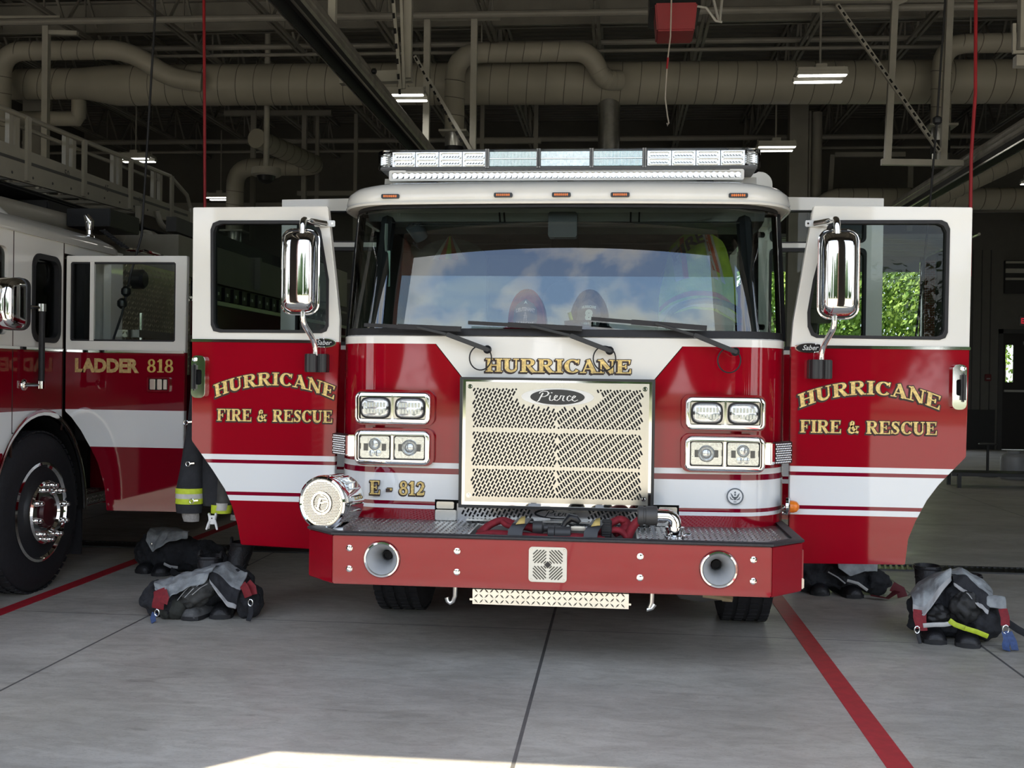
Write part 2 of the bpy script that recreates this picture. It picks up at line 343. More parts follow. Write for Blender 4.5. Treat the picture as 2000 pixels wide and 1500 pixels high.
def sans(text, size, place, mat, parent, name='lettering', bold=0, width=None, label=None, shear=0, d=.002, align='CENTER', kind=None):
    cu = bpy.data.curves.new('t', 'FONT'); cu.body = text; cu.size = size; cu.offset = bold; cu.align_x = align; cu.shear = shear; cu.resolution_u = 3
    ob = bpy.data.objects.new('t', cu); COL.objects.link(ob)
    me = bpy.data.meshes.new_from_object(ob.evaluated_get(bpy.context.evaluated_depsgraph_get()))
    xs = [v.co.x for v in me.vertices] or [0]; wd = max(xs)-min(xs) or 1; k = width/wd if width else 1
    b = B(); b.add([place(v.co.x*k, v.co.y, d) for v in me.vertices], [tuple(p.vertices) for p in me.polygons])
    bpy.data.objects.remove(ob); bpy.data.curves.remove(cu); bpy.data.meshes.remove(me)
    return mk(name, b, mat, parent, ang=0, label=label, kind=kind)
# ================================================================== the building
def concrete(name, c0, c1, joints=True, rough=.42):
    m = bpy.data.materials.new(name); m.use_nodes = True; nt = m.node_tree; p = nt.nodes['Principled BSDF']; lk = nt.links.new
    tc = node(nt, 'ShaderNodeTexCoord'); P = tc.outputs['Object']
    def noise(sc, det, sx=1, sy=1, dist=0):
        mp = node(nt, 'ShaderNodeMapping'); mp.inputs['Scale'].default_value = (sx, sy, 1); lk(P, mp.inputs[0])
        n = node(nt, 'ShaderNodeTexNoise'); n.inputs['Scale'].default_value = sc; n.inputs['Detail'].default_value = det; n.inputs['Distortion'].default_value = dist; lk(mp.outputs[0], n.inputs['Vector']); return n.outputs[0]
    def rmp(s, a, b, ca, cb):
        r = node(nt, 'ShaderNodeValToRGB'); lk(s, r.inputs[0]); e = r.color_ramp.elements
        e[0].position = a; e[0].color = (*ca, 1); e[1].position = b; e[1].color = (*cb, 1); return r.outputs[0]
    def mul(a, b, f=1, bt='MULTIPLY'):
        x = node(nt, 'ShaderNodeMixRGB', blend_type=bt); x.inputs[0].default_value = f; lk(a, x.inputs[1])
        if isinstance(b, tuple): x.inputs[2].default_value = (*b, 1)
        else: lk(b, x.inputs[2])
        return x.outputs[0]
    col = rmp(noise(.9, 6, 1, 1.6, .4), .3, .72, c0, c1)
    col = mul(col, rmp(noise(5, 8, 1, 2.4, 1.2), .33, .62, (.80, .79, .77), (1.05, 1.05, 1.04)), .8)
    col = mul(col, rmp(noise(26, 6, 1, 3.0, 2), .36, .5, (.72, .71, .69), (1, 1, 1)), .55)          # trowel marks
    col = mul(col, rmp(noise(1.7, 4, 1.2, 3.6, 1.5), .24, .34, (.60, .58, .56), (1, 1, 1)), .8)       # dark scuffs
    fac = None
    if joints:
        sp = node(nt, 'ShaderNodeSeparateXYZ'); lk(P, sp.inputs[0])
        for ax, v, w in (('X', -.05, .0085), ('X', -2.557, .007), ('X', 2.454, .008), ('X', 5.0, .007), ('X', -5.1, .007), ('Y', .46, .005), ('Y', 6.0, .006), ('Y', -4.6, .006)):
            s = node(nt, 'ShaderNodeMath', operation='SUBTRACT'); lk(sp.outputs[ax], s.inputs[0]); s.inputs[1].default_value = v
            a = node(nt, 'ShaderNodeMath', operation='ABSOLUTE'); lk(s.outputs[0], a.inputs[0])
            l = node(nt, 'ShaderNodeMath', operation='LESS_THAN'); lk(a.outputs[0], l.inputs[0]); l.inputs[1].default_value = w
            if fac is None: fac = l.outputs[0]
            else:
                x = node(nt, 'ShaderNodeMath', operation='MAXIMUM'); lk(fac, x.inputs[0]); lk(l.outputs[0], x.inputs[1]); fac = x.outputs[0]
        x = node(nt, 'ShaderNodeMixRGB'); lk(fac, x.inputs[0]); lk(col, x.inputs[1]); x.inputs[2].default_value = (.14, .136, .128, 1); col = x.outputs[0]
    lk(col, p.inputs['Base Color'])
    rr = node(nt, 'ShaderNodeMapRange'); lk(noise(2.2, 5, 1, 2), rr.inputs[0]); rr.inputs[1].default_value = .3; rr.inputs[2].default_value = .7; rr.inputs[3].default_value = rough-.12; rr.inputs[4].default_value = rough+.16
    lk(rr.outputs[0], p.inputs['Roughness'])
    b = node(nt, 'ShaderNodeBump'); b.inputs['Strength'].default_value = .08; b.inputs['Distance'].default_value = .004; lk(noise(40, 5), b.inputs['Height']); lk(b.outputs[0], p.inputs['Normal'])
    MATS[name] = m; return m
FLOORM = concrete('polished concrete', (.46, .44, .39), (.64, .61, .545))
APRONM = concrete('broom finished concrete', (.42, .39, .33), (.49, .455, .385), rough=.8)
def bricks(name):
    m = bpy.data.materials.new(name); m.use_nodes = True; nt = m.node_tree; p = nt.nodes['Principled BSDF']; p.inputs['Roughness'].default_value = .85
    tc = node(nt, 'ShaderNodeTexCoord'); mp = node(nt, 'ShaderNodeMapping'); mp.inputs['Rotation'].default_value = (radians(90), 0, 0); nt.links.new(tc.outputs['Object'], mp.inputs[0])
    b = node(nt, 'ShaderNodeTexBrick'); b.inputs['Scale'].default_value = 4.5; b.inputs['Color1'].default_value = (.20, .05, .035, 1); b.inputs['Color2'].default_value = (.28, .09, .06, 1); b.inputs['Mortar'].default_value = (.42, .39, .35, 1)
    nt.links.new(mp.outputs[0], b.inputs['Vector']); nt.links.new(b.outputs[0], p.inputs['Base Color']); MATS[name] = m; return m
BRICK = bricks('red brick')
WALLM = M('painted block wall', (.13, .126, .115), .7, var=.05, bump=.1, bscale=30)
WALLD = M('dark painted wainscot', (.02, .021, .022), .55, var=.1)
DECKM = M('painted roof deck', (.155, .15, .135), .6, var=.08, scale=2)
TAPE = M('red floor tape', (.50, .02, .035), .45, var=.14, scale=18)
GRASS = M('mown grass', (.09, .13, .045), .9, var=.4, scale=3)
XL, XR, YB = -13.0, 11.6, 20.0
struct('floor', B().box(XL-.4, XR+.4, -3.16, YB+.4, -.25, 0), FLOORM, ang=0)
struct('floor_apron', B().box(-30, 30, -34, -3.16, -.25, -.004), APRONM, ang=0)
struct('floor_lawn', B().box(-70, 70, YB+.4, 120, -.3, -.02), GRASS, ang=0)
struct('floor_verge', B().box(-70, 70, -120, -34, -.3, -.02), M('dry verge', (.13, .14, .06), .9, var=.3, scale=2), ang=0)
w = B(); w.box(XL, XR, -3.16, -2.80, 4.85, 8.4)
xs = [XL, -12.6, -8.6, -7.85, -3.2, -2.3, 1.82, 2.42, 7.0, 7.6, 11.0, XR]
for i in range(0, len(xs), 2): w.box(xs[i], xs[i+1], -3.16, -2.80, 0, 4.6)
struct('wall_front', w, BRICK, ang=0)
struct('trim_5', B().box(XL, XR, -3.165, -2.80, 4.6, 4.85), M('darkened lintel', (.03, .027, .024), .6), ang=0)  # unseen lintel, coloured dark so its windscreen reflection stays black
w = B(); w.box(XL, XR, -2.80, -2.76, 4.6, 8.4)
for i in range(0, len(xs), 2): w.box(xs[i], xs[i+1], -2.80, -2.76, 0, 4.6)
struct('wall_front_lining', w, WALLM, ang=0)
w = B(); w.box(XL, 2.8, YB, YB+.4, 0, 8.4); w.box(2.8, 7.4, YB, YB+.4, 4.35, 8.4)
w.box(7.4, 9.12, YB, YB+.4, 0, 8.4); w.box(9.12, 10.25, YB, YB+.4, 2.72, 8.4); w.box(10.25, XR, YB, YB+.4, 0, 8.4)
struct('wall_back', w, WALLM, ang=0)
w = B(); w.box(7.42, 9.0, YB-.03, YB-.002, 0, .92); w.box(10.33, XR, YB-.03, YB-.002, 0, .92); struct('baseboard_back', w, WALLD, ang=0)
w = B(); w.box(2.6, 2.8, YB-.04, YB+.44, 0, 4.35); w.box(7.4, 7.62, YB-.04, YB+.44, 0, 4.35); struct('trim_1', w, BRICK, ang=0)
w = B()
for k in range(7): w.box(7.66+k*.2, 7.68+k*.2, YB-.02, YB-.001, .92, 4.6)
struct('trim_2', w, M('panel seam', (.05, .05, .05), .6), ang=0)
struct('wall_left', B().box(XL-.4, XL, -3.16, YB+.4, 0, 8.4), WALLM, ang=0)
struct('wall_right', B().box(XR, XR+.4, -3.16, YB+.4, 0, 8.4), WALLM, ang=0)
# personnel door in the back wall
w = B(); w.plate([(9.16, .01), (10.21, .01), (10.21, 2.68), (9.16, 2.68)], [rrect(9.24, 9.42, 1.56, 2.42, .01, 1)], FY(YB+.05), 0, .05)
d = struct('door_1', w, M('dark brown door', (.018, .016, .015), .5), ang=0)
mk('door_frame', B().box(9.06, 9.16, YB-.03, YB+.12, 0, 2.78).box(10.21, 10.31, YB-.03, YB+.12, 0, 2.78).box(9.06, 10.31, YB-.03, YB+.12, 2.68, 2.78), M('door frame', (.05, .05, .05), .5), d)
mk('push_bar', B().bar((9.2, YB+.0, 1.36), (10.17, YB+.0, 1.36), .05), ALU, d)
mk('door_closer', B().box(9.62, 10.0, YB+0, YB+.05, 2.42, 2.5), ALU, d)
mk('window_pane', B().box(9.235, 9.425, YB+.07, YB+.08, 1.555, 2.425), GLASSC, d)
# roof deck with ribs running across the bays
w = B(); ys = []; y = -2.76
while y < YB:
    ys += [(y, 7.62), (y+.10, 7.62), (y+.13, 7.70), (y+.2, 7.70)]; y += .23
w.add([(x, a, z) for a, z in ys for x in (XL, XR)], [(2*i, 2*i+1, 2*i+3, 2*i+2) for i in range(len(ys)-1)])
w.box(XL, XR, -3.16, YB+.4, 7.75, 8.0)
struct('ceiling', w, DECKM, ang=0)
def tape(n, x, y0, y1):
    struct('trim_%d' % n, B().box(x-.053, x+.053, y0, y1, .0005, .0025), TAPE, ang=0)
tape(3, -3.50, -3.1, 18); tape(4, 1.465, -3.1, 18)
# trench drain across the bays
t = thing('trench_drain', 'black slotted trench drain grating set across the concrete floor behind the fire engine doors', 'drain', (0, 3.08, 0))
b = B(); b.box(XL+.5, XR-.5, 2.94, 2.965, .001, .012); b.box(XL+.5, XR-.5, 3.195, 3.22, .001, .012)
mk('drain_frame', b, DSTEEL, t, ang=0)
b = B(); x = -6.
while x < 7: b.add([(x, 2.965, .011), (x+.02, 2.965, .011), (x+.07, 3.195, .011), (x+.05, 3.195, .011)], [(0, 1, 2, 3)]); x += .045
b.box(XL+.5, XR-.5, 2.965, 3.195, .0005, .002)
mk('grating', b, BLKP, t, ang=0)
# ---------------------------------------------------------------- roof steel
ZJ = 6.8
def joist():
    x = -.06; t = thing('roof_joist', 'grey open web steel roof joist directly above the fire engine', 'roof joist', (x, 8.6, ZJ), 'roof joists')
    b = B()
    for s in (-1, 1): b.box(x+s*.03-.022+s*.012, x+s*.03+.022+s*.012, -2.76, YB, ZJ, ZJ+.05)
    mk('bottom_chord', b, CSTEEL, t, ang=0)
    b = B()
    for s in (-1, 1): b.box(x+s*.03-.022+s*.012, x+s*.03+.022+s*.012, -2.76, YB, ZJ+.76, ZJ+.82)
    mk('top_chord', b, CSTEEL, t, ang=0)
    b = B(); y = -2.5; k = 0
    while y < YB-1:
        b.bar((x, y, ZJ+.02), (x, y+.62, ZJ+.78), .035); b.bar((x, y+.62, ZJ+.78), (x, y+1.24, ZJ+.02), .035); b.bar((x, y+.62, ZJ+.02), (x, y+.62, ZJ+.78), .025); y += 1.24
    mk('web', b, CSTEEL, t, ang=0)
    return t
ORD = ['first', 'second', 'third', 'fourth', 'fifth', 'sixth', 'seventh', 'eighth']
j0 = joist()
for k in range(1, 8):
    dup_tree(j0, (-1.62*k, 0, 0), 'grey roof joist, %s to the left of the one above the fire engine' % ORD[k-1])
    if k < 7: dup_tree(j0, (1.62*k, 0, 0), 'grey roof joist, %s to the right of the one above the fire engine' % ORD[k-1])
def pipe(pts, r, label, cat='pipe', name='ceiling_pipe', mat=CSTEEL, group='pipes and bracing under the roof', n=10):
    o = mk(name, B().tube(pts, r, n), mat, org=pts[0]); return tag(o, label, cat, group)
pipe([(XL, 9.2, 6.66), (XR, 9.2, 6.60)], .05, 'grey pipe crossing under the joists nearest the street, high above the duct')
pipe([(XL, 11.6, 6.98), (XR, 11.6, 6.92)], .045, 'thicker upper pipe of the pair just above the large duct', name='sprinkler_pipe')
pipe([(XL, 11.5, 6.82), (XR, 11.5, 6.75)], .03, 'thinner lower pipe of the pair just above the large duct', name='sprinkler_pipe')
pipe([(XL, 17.2, 6.62), (XR, 17.2, 6.62)], .055, 'upper grey pipe running across far behind and below the large duct', name='sprinkler_pipe')
pipe([(XL, 17.0, 6.35), (XR, 17.0, 6.35)], .03, 'lower thin grey pipe running across far behind and below the large duct', name='sprinkler_pipe')
o = mk('roof_beam', B().box(XL, XR, 10.9, 10.94, 7.0, 7.5).box(XL, XR, 10.82, 11.02, 7.0, 7.03).box(XL, XR, 10.82, 11.02, 7.47, 7.5), CSTEEL, ang=0, org=(0, 10.9, 7.0)); tag(o, 'wide grey steel roof beam crossing behind the joists above the large duct', 'beam')
o = mk('roof_beam', B().box(XL, XR, 18.9, 18.94, 5.3, 5.55).box(XL, XR, 18.85, 18.99, 5.3, 5.33), CSTEEL, ang=0, org=(0, 18.9, 5.3)); tag(o, 'far grey steel beam low down near the back wall', 'beam')
# ---------------------------------------------------------------- ducts
def rings(b, p0, p1, r, step, lean=0, mi=1):
    p0, p1 = Vector(p0), Vector(p1); d = (p1-p0); n = int(d.length/step); d.normalize(); a = d.orthogonal().normalized(); c = d.cross(a)
    for i in range(1, n):
        o = p0+d*(i*step)
        b.tube([o+a*(r*cos(2*pi*j/28))+c*(r*sin(2*pi*j/28))+d*(lean*sin(2*pi*j/28)) for j in range(28)], .006, 5, mi, closed=True)
SEAM = M('duct seam', (.17, .16, .135), .5)
t = thing('air_duct', 'large round beige spiral duct running across the whole bay below the roof', 'duct', (0, 11, 6.1))
b = B(); b.tube([(-12.8, 11, 6.24), (-8.45, 11, 6.225), (-7.85, 11, 6.19), (11.4, 11, 6.03)], [.248, .248, .325, .325], 40, cap=True)
rings(b, (-7.8, 11, 6.19), (11.3, 11, 6.03), .327, .29, .03); rings(b, (-12, 11, 6.24), (-8.4, 11, 6.225), .25, .24, .07)
mk('duct_body', b, [DUCT, SEAM], t, ang=50)
mk('take_off', B().tube([(.15, 11, 5.85), (.15, 11.05, 3.2)], .17, 20), SPIRAL, t, ang=50)
mk('take_off', B().tube([(-8.6, 11.2, 6.0), (-8.6, 11.2, 5.72), (-8.6, 11.2, 5.7), (-9.6, 11.2, 5.72), (-9.75, 11.2, 5.6), (-9.75, 11.2, 4.2)], .12, 14), DUCT, t, ang=50)
def branch(label, path, r, flex_from, conn, name='exhaust_duct', z_hang=True):
    t = thing(name, label, 'duct', path[0], 'branch ducts from the exhaust rails')
    pts = fillet(path, .38, 8); b = B(); k = len(pts)-9 if flex_from else len(pts)
    b.tube(pts[:k+1] if flex_from else pts, r, 24); bd = b
    if flex_from:
        q = pts[k-1:]; b = B(); fine = []
        for i in range(len(q)-1): fine += [q[i].lerp(q[i+1], j/5) for j in range(5)]
        b.tube(fine, [r*(1.0+.035*(i % 2)) for i in range(len(fine))], 24); mk('flexible_bend', b, DUCT, t, ang=80)
    b = bd
    for i in range(len(path)-1):
        if (Vector(path[i+1])-Vector(path[i])).length > .8: rings(b, path[i], path[i+1], r+.002, .26, .03)
    mk('duct_body', b, [DUCT, SEAM], t, ang=50)
    if conn and z_hang: mk('hanger_rod', B().tube([(path[1][0]+.4, path[1][1], path[1][2]+r-.02), (path[1][0]+.4, path[1][1], 7.66)], .012, 6), CSTEEL, t)
    if conn:
        x, y, z = path[0]
        mk('flange', B().box(x-r-.06, x+r+.06, y-r-.04, y+r+.04, z-.02, z+.01), FRAME, t)
        mk('collar', B().lathe([(r*.9, -.22), (r*.95, -.2), (r*.95, 0)], (x, y, z-.02), (0, 0, 1), 24), SPIRAL, t); mk('lower_pipe', B().lathe([(r*.85, -.58), (r*.85, -.36)], (x, y, z-.02), (0, 0, 1), 24), SPIRAL, t)
        mk('rubber_sleeve', B().lathe([(r*.98, -.38), (r*.98, -.2)], (x, y, z-.02), (0, 0, 1), 24), BLK, t)
    return t
branch('beige branch duct rising behind the lightbar and bending right into the large duct', [(-2.18, 10.3, 5.22), (-2.18, 10.3, 6.42), (-.15, 10.3, 6.42), (.06, 10.44, 6.02), (.34, 10.6, 6.06)], .15, True, True)
branch('beige branch duct at top left bending down into the large duct', [(-9.42, 10.3, 4.6), (-9.42, 10.3, 6.56), (-7.35, 10.3, 6.56), (-6.72, 10.42, 6.14), (-6.2, 10.58, 6.1)], .15, True, False)
branch('beige branch duct at the right bending up beside the red hanging hose', [(4.96, 10.3, 5.25), (4.96, 10.3, 6.45), (10.5, 10.3, 6.45)], .14, False, True)
branch('dim beige duct low behind the large duct, turning down above the ladder truck', [(-7.15, 14.6, 4.3), (-7.15, 14.6, 5.55), (-5.45, 14.6, 5.55), (-5.95, 12.3, 5.6)], .17, False, True)
branch('dim beige duct arching behind the white rear door of the fire engine at right', [(4.05, 14.6, 2.6), (4.05, 14.6, 4.9), (8.5, 14.6, 4.9)], .2, False, False)
branch('shiny ribbed duct rising to the right behind the red hanging hose', [(5.4, 13.2, 4.55), (8.6, 13.2, 6.1)], .17, False, False)
# ---------------------------------------------------------------- exhaust rails
def rail(x, s, y0, y1, label):
    t = thing('exhaust_rail', label, 'exhaust rail', (x, y0, 4.3), 'exhaust extraction rails')
    X = lambda d: x+s*d; b = B()
    prof = [(-.06, 4.42), (-.075, 4.45), (-.068, 4.47), (-.068, 4.5), (-.078, 4.51), (-.07, 4.53), (-.07, 4.56), (-.05, 4.6), (.05, 4.6), (.07, 4.56), (.07, 4.53), (.078, 4.51), (.068, 4.5), (.068, 4.47), (.075, 4.45), (.06, 4.42)]
    b.loft([[(X(d), y, z) for d, z in prof] for y in (y0, y1)]); mk('rail_body', b, M('weathered aluminium', (.36, .34, .31), .5, .6, var=.2), t, ang=25)
    b = B()
    for q in (-1, 1): b.add([(X(q*.065), y0, 4.42), (X(q*.02), y0, 4.42), (X(q*.075), y0, 4.33), (X(q*.09), y0, 4.33), (X(q*.065), y1, 4.42), (X(q*.02), y1, 4.42), (X(q*.075), y1, 4.33), (X(q*.09), y1, 4.33)], [(0, 1, 2, 3), (4, 7, 6, 5), (0, 4, 5, 1), (1, 5, 6, 2), (2, 6, 7, 3), (3, 7, 4, 0)])
    b.box(x-.055, x+.055, y0, y1, 4.40, 4.42); mk('rubber_lip', b, BLK, t, ang=0)
    b = B()
    for q in (-1, 1): b.box(X(q*.085)-.006, X(q*.085)+.006, y0, y1, 4.315, 4.335)
    mk('edge_strip', b, ALU, t, ang=0)
    mk('rail_clip', B().lathe([(.016, 0), (.03, .01), (.03, .04), (.012, .05)], (X(-.075) if s < 0 else X(-.075), 4.6, 4.55), (-s, 0, 0), 12), BLKP, t)
rail(-2.22, -1, -2.2, 14, 'long dark aluminium exhaust rail slanting down from the top to the left of the lightbar')
rail(5.02, 1, -2.2, 13, 'long aluminium exhaust rail slanting up to the right edge behind the right front door')
def frame(label, bars, loc, name='support_frame', holes=None, mat=FRAME):
    t = thing(name, label, 'support frame', loc, 'steel frames carrying the exhaust rails')
    for i, (n, a, c, wd) in enumerate(bars):
        mk(n, B().bar(a, c, wd), mat, t, ang=0)
    if holes:
        a, c, n = Vector(holes[0]), Vector(holes[1]), holes[2]; b = B(); dd = (c-a)/n; u = dd.normalized()
        for i in range(n):
            p = a+dd*(i+.5)+Vector((0, -.028, 0)); r = u.cross(Vector((0, 1, 0)))*.014
            b.add([p-u*.03-r, p-u*.03+r, p+u*.03+r, p+u*.03-r], [(0, 1, 2, 3)])
        mk('slot', b, DARKH, t, ang=0, kind='stuff')
y = 9.4
frame('pale steel hanger frame around the tall beige branch duct behind the lightbar', [('cross_bar', (-3.5, y, 6.70), (-1.4, y, 6.67), .1), ('post', (-2.45, y, 6.7), (-2.45, y, 4.62), .09), ('post', (-1.77, y, 6.7), (-1.77, y, 4.62), .09), ('brace', (-2.62, y-.05, 6.1), (-1.75, y-.05, 4.68), .05), ('rail_bracket', (-2.5, y, 4.645), (-1.75, y, 4.645), .07)], (-2.2, y, 4.5), holes=((-2.62, y-.05, 6.1), (-1.75, y-.05, 4.55), 16))
y = 9.1
frame('pale steel hanger frame with a slanting perforated brace at upper right', [('cross_bar', (2.95, y, 6.73), (5.3, y, 6.70), .1), ('post', (4.0, y, 6.7), (3.93, y, 4.5), .085), ('post', (4.72, y, 6.7), (4.66, y, 4.5), .085), ('brace', (3.22, y-.06, 6.62), (4.6, y-.06, 4.62), .055), ('bottom_bar', (3.85, y, 4.5), (4.92, y, 4.48), .08), ('gusset', (4.0, y-.02, 6.62), (4.14, y-.02, 6.68), .05)], (4.3, y, 4.5), holes=((3.22, y-.06, 6.62), (4.6, y-.06, 4.62), 22))
y = 4.4
frame('pale steel hanger at the top right corner with bolted corner brackets', [('post', (4.03, y, 6.8), (4.03, y, 4.62), .095), ('bottom_bar', (3.95, y, 4.5), (4.92, y, 4.48), .1), ('plate', (3.93, y, 4.585), (4.2, y, 4.585), .03), ('bracket', (3.94, y, 4.6), (3.94, y, 4.85), .03), ('gusset', (4.08, y, 4.6), (4.17, y, 4.6), .06)], (4.03, y, 4.5))
y = 3.3
frame('short pale steel post dropping onto the left exhaust rail near the top edge', [('post', (-2.2, y, 6.8), (-2.2, y, 4.605), .065)], (-2.2, y, 4.6))
y = 5.6
frame('pale steel post with two leaning perforated struts over the left exhaust rail', [('post', (-1.98, y, 6.8), (-1.98, y, 4.75), .085), ('brace', (-2.25, y-.06, 6.8), (-2.04, y-.06, 4.62), .035), ('brace', (-2.1, y-.08, 6.8), (-2.0, y-.08, 4.62), .03), ('rail_bracket', (-2.75, y+.1, 4.78), (-1.95, y+.1, 4.8), .12)], (-2.0, y, 4.6), holes=((-2.25, y-.06, 6.8), (-2.04, y-.06, 4.5), 14))
y = 9.3
frame('pale steel hanger frame at the top left corner above the ladder', [('cross_bar', (-9.3, y, 6.72), (-7.9, y, 6.70), .1), ('post', (-8.13, y, 6.7), (-8.13, y, 4.2), .09), ('side_arm', (-8.1, y, 6.52), (-7.65, y, 6.5), .06)], (-8.1, y, 4.4))
y = 15.2
frame('dim steel hanger frame behind the large duct above the ladder truck', [('cross_bar', (-7.6, y, 6.75), (-5.4, y, 6.73), .1), ('post', (-7.0, y, 6.7), (-7.0, y, 4.2), .09), ('post', (-5.95, y, 6.7), (-5.95, y, 4.2), .09)], (-6.5, y, 4.4), mat=CSTEEL)
y = 15.6
frame('dim steel hanger frame seen below the large duct left of the fire engine', [('cross_bar', (-6.2, y, 5.2), (-2.2, y, 5.2), .09), ('post', (-5.8, y, 6.8), (-5.8, y, 3.4), .07), ('post', (-5.0, y, 6.8), (-5.0, y, 3.4), .07), ('bottom_bar', (-5.8, y, 3.42), (-5.0, y, 3.42), .07)], (-5.4, y, 3.4), mat=CSTEEL)
y = 15.0
frame('dim steel frame below the large duct behind the lightbar', [('cross_bar', (-2.6, y, 6.1), (-1.2, y, 6.1), .09), ('post', (-2.35, y, 7.66), (-2.35, y, 4.0), .08), ('post', (-1.3, y, 7.66), (-1.3, y, 4.0), .08)], (-1.8, y, 4.2), mat=CSTEEL)
y = 16.0
frame('dim arched steel frame below the large duct right of the grey column', [('cross_bar', (4.55, y, 6.0), (5.9, y, 6.0), .09), ('post', (4.5, y, 6.0), (4.42, y, 4.3), .09), ('post', (6.0, y, 5.9), (6.0, y, 4.5), .1)], (5.2, y, 4.2), mat=CSTEEL)
# column with a pipe
t = thing('steel_column', 'grey square steel column with a pipe beside it, right of the lightbar', 'column', (3.66, 15, 0))
mk('post', B().box(3.5, 3.84, 14.85, 15.15, 0, 6.8), CSTEEL, t, ang=0); mk('pipe', B().tube([(4.02, 15, 0), (4.02, 15, 6.6)], .1, 14), CSTEEL, t); mk('conduit', B().tube([(3.88, 14.9, 0), (3.88, 14.9, 6.6)], .025, 8), CSTEEL, t)
t = thing('steel_column', 'grey square steel column at far left behind the ladder rails', 'column', (-10.6, 13, 0))
mk('post', B().box(-10.55, -10.2, 12.9, 13.2, 0, 6.8), CSTEEL, t, ang=0)
# ---------------------------------------------------------------- lamps
GLOW = M('lit led strip', (1, 1, 1), .4, var=0, emit=(1, .97, .88), estr=9)
def lamp():
    x, y, z = 2.81, 7.9, 5.31; t = thing('ceiling_light', 'lit twin strip high bay light in front of the large duct, right of centre', 'ceiling light', (x, y, z), 'led high bay lights')
    b = B(); b.box(x-.3, x+.3, y-.2, y+.2, z+.05, z+.1)
    for s in (-1, 1): b.box(x-.31, x+.31, y+s*.15-.05, y+s*.15+.05, z+.005, z+.06)
    b.box(x-.07, x+.07, y-.1, y+.1, z+.1, z+.17); b.box(x-.3, x-.28, y-.02, y+.02, z+.06, z+.16); b.box(x+.28, x+.3, y-.02, y+.02, z+.06, z+.16)
    mk('housing', b, FRAME, t, bevel=.006)
    for s in (-1, 1): mk('light_strip', B().box(x-.29, x+.29, y+s*.15-.042, y+s*.15+.042, z-.004, z+.006), GLOW, t, ang=0)
    mk('stem', B().tube([(x, y, z+.16), (x, y, 6.8)], .014, 8), CSTEEL, t)
    return t
l0 = lamp()
for x, y, lb in ((2.86, 12.1, 'lit high bay light beyond the right end of the lightbar'), (-2.62, 8.6, 'lit high bay light mostly hidden behind the left exhaust rail'), (-8.3, 12.7, 'lit high bay light above the ladder rails at left'), (-8.3, 16.9, 'lit high bay light above the open left front door beside the red hose'), (8.2, 15.3, 'lit high bay light at the right edge of the photo')):
    dup_tree(l0, (x-2.81, y-7.9, 0), lb)
for x, y in ((2.81, 7.9), (2.86, 12.1), (-2.62, 8.6), (-8.3, 12.7), (-8.3, 16.9), (8.2, 15.3)):
    ld = bpy.data.lights.new('lamp_light', 'AREA'); ld.energy = 7; ld.size = .5; ld.color = (1, .95, .85); lo_ = bpy.data.objects.new('lamp_light', ld); lo_.location = (x, y, 5.28); COL.objects.link(lo_)
t = thing('pendant_camera', 'round white pendant fixture with a dark dome on a pole, above the open left door', 'pendant fixture', (-5.95, 12, 4.3))
x, y, z = -5.6, 11.8, 4.99
mk('pole', B().tube([(x, y, z), (x, y, 7.66)], .05, 12), FRAME, t); mk('housing', B().lathe([(.05, .16), (.24, .13), (.25, .02), (.22, 0)], (x, y, z-.14), (0, 0, 1), 28), FRAME, t); mk('dome', B().lathe([(.16, .02), (.13, -.06), (.06, -.1), (.01, -.11)], (x, y, z-.16), (0, 0, 1), 20), BLKP, t)
# ---------------------------------------------------------------- hanging hoses and cords
HOSE = M('red rubber hose', (.42, .02, .03), .45, var=.1)
def drop(name, label, cat, pts, r, mat, group=None):
    return tag(mk(name, B().tube(pts, r, 10), mat, org=pts[-1]), label, cat, group)
drop('air_hose', 'red hose hanging straight down behind the open left front door', 'hose', [(-3.36, 3.2, 6.9), (-3.33, 3.2, 4.8), (-3.312, 3.2, 3.8), (-3.29, 3.2, 2.4)], .013, HOSE, 'red hanging hoses')
drop('air_hose', 'red hose hanging straight down behind the open right front door', 'hose', [(3.23, 3.2, 6.9), (3.222, 3.2, 4.67), (3.23, 3.2, 3.9), (3.205, 3.2, 3.4), (3.208, 3.2, 2.4)], .014, HOSE, 'red hanging hoses')
t = thing('power_cord', 'black power cord with a ball hanging from above at the right', 'cord', (2.79, 3.1, 2.1), 'hanging black power cords')
mk('cable', B().tube([(2.97, 3.1, 6.9), (2.95, 3.1, 4.62), (2.9, 3.1, 3.66), (2.85, 3.1, 2.9), (2.78, 3.1, 2.1), (2.74, 3.1, 1.7)], .009, 8), BLK, t); mk('stop_ball', B().lathe([(.015, -.035), (.036, -.02), (.038, 0), (.036, .02), (.015, .035)], (2.902, 3.1, 3.66), (0, 0, 1), 16), BLKP, t)
t = thing('power_cord', 'black power cord with balls hanging over the ladder truck', 'cord', (-3.45, 1.2, 1.8), 'hanging black power cords')
mk('cable', B().tube([(-3.30, 2.0, 6.9), (-3.2, 1.9, 4.22), (-3.24, 1.8, 2.55), (-3.30, 1.75, 2.25), (-3.34, 1.7, 1.95), (-3.36, 1.6, 1.75)], .009, 8), BLK, t)
for z, x in ((2.03, -3.35), (2.12, -3.32)): mk('stop_ball', B().lathe([(.012, -.04), (.034, -.02), (.036, 0), (.034, .02), (.012, .04)], (x, 1.72, z), (0, 0, 1), 16), BLKP, t)
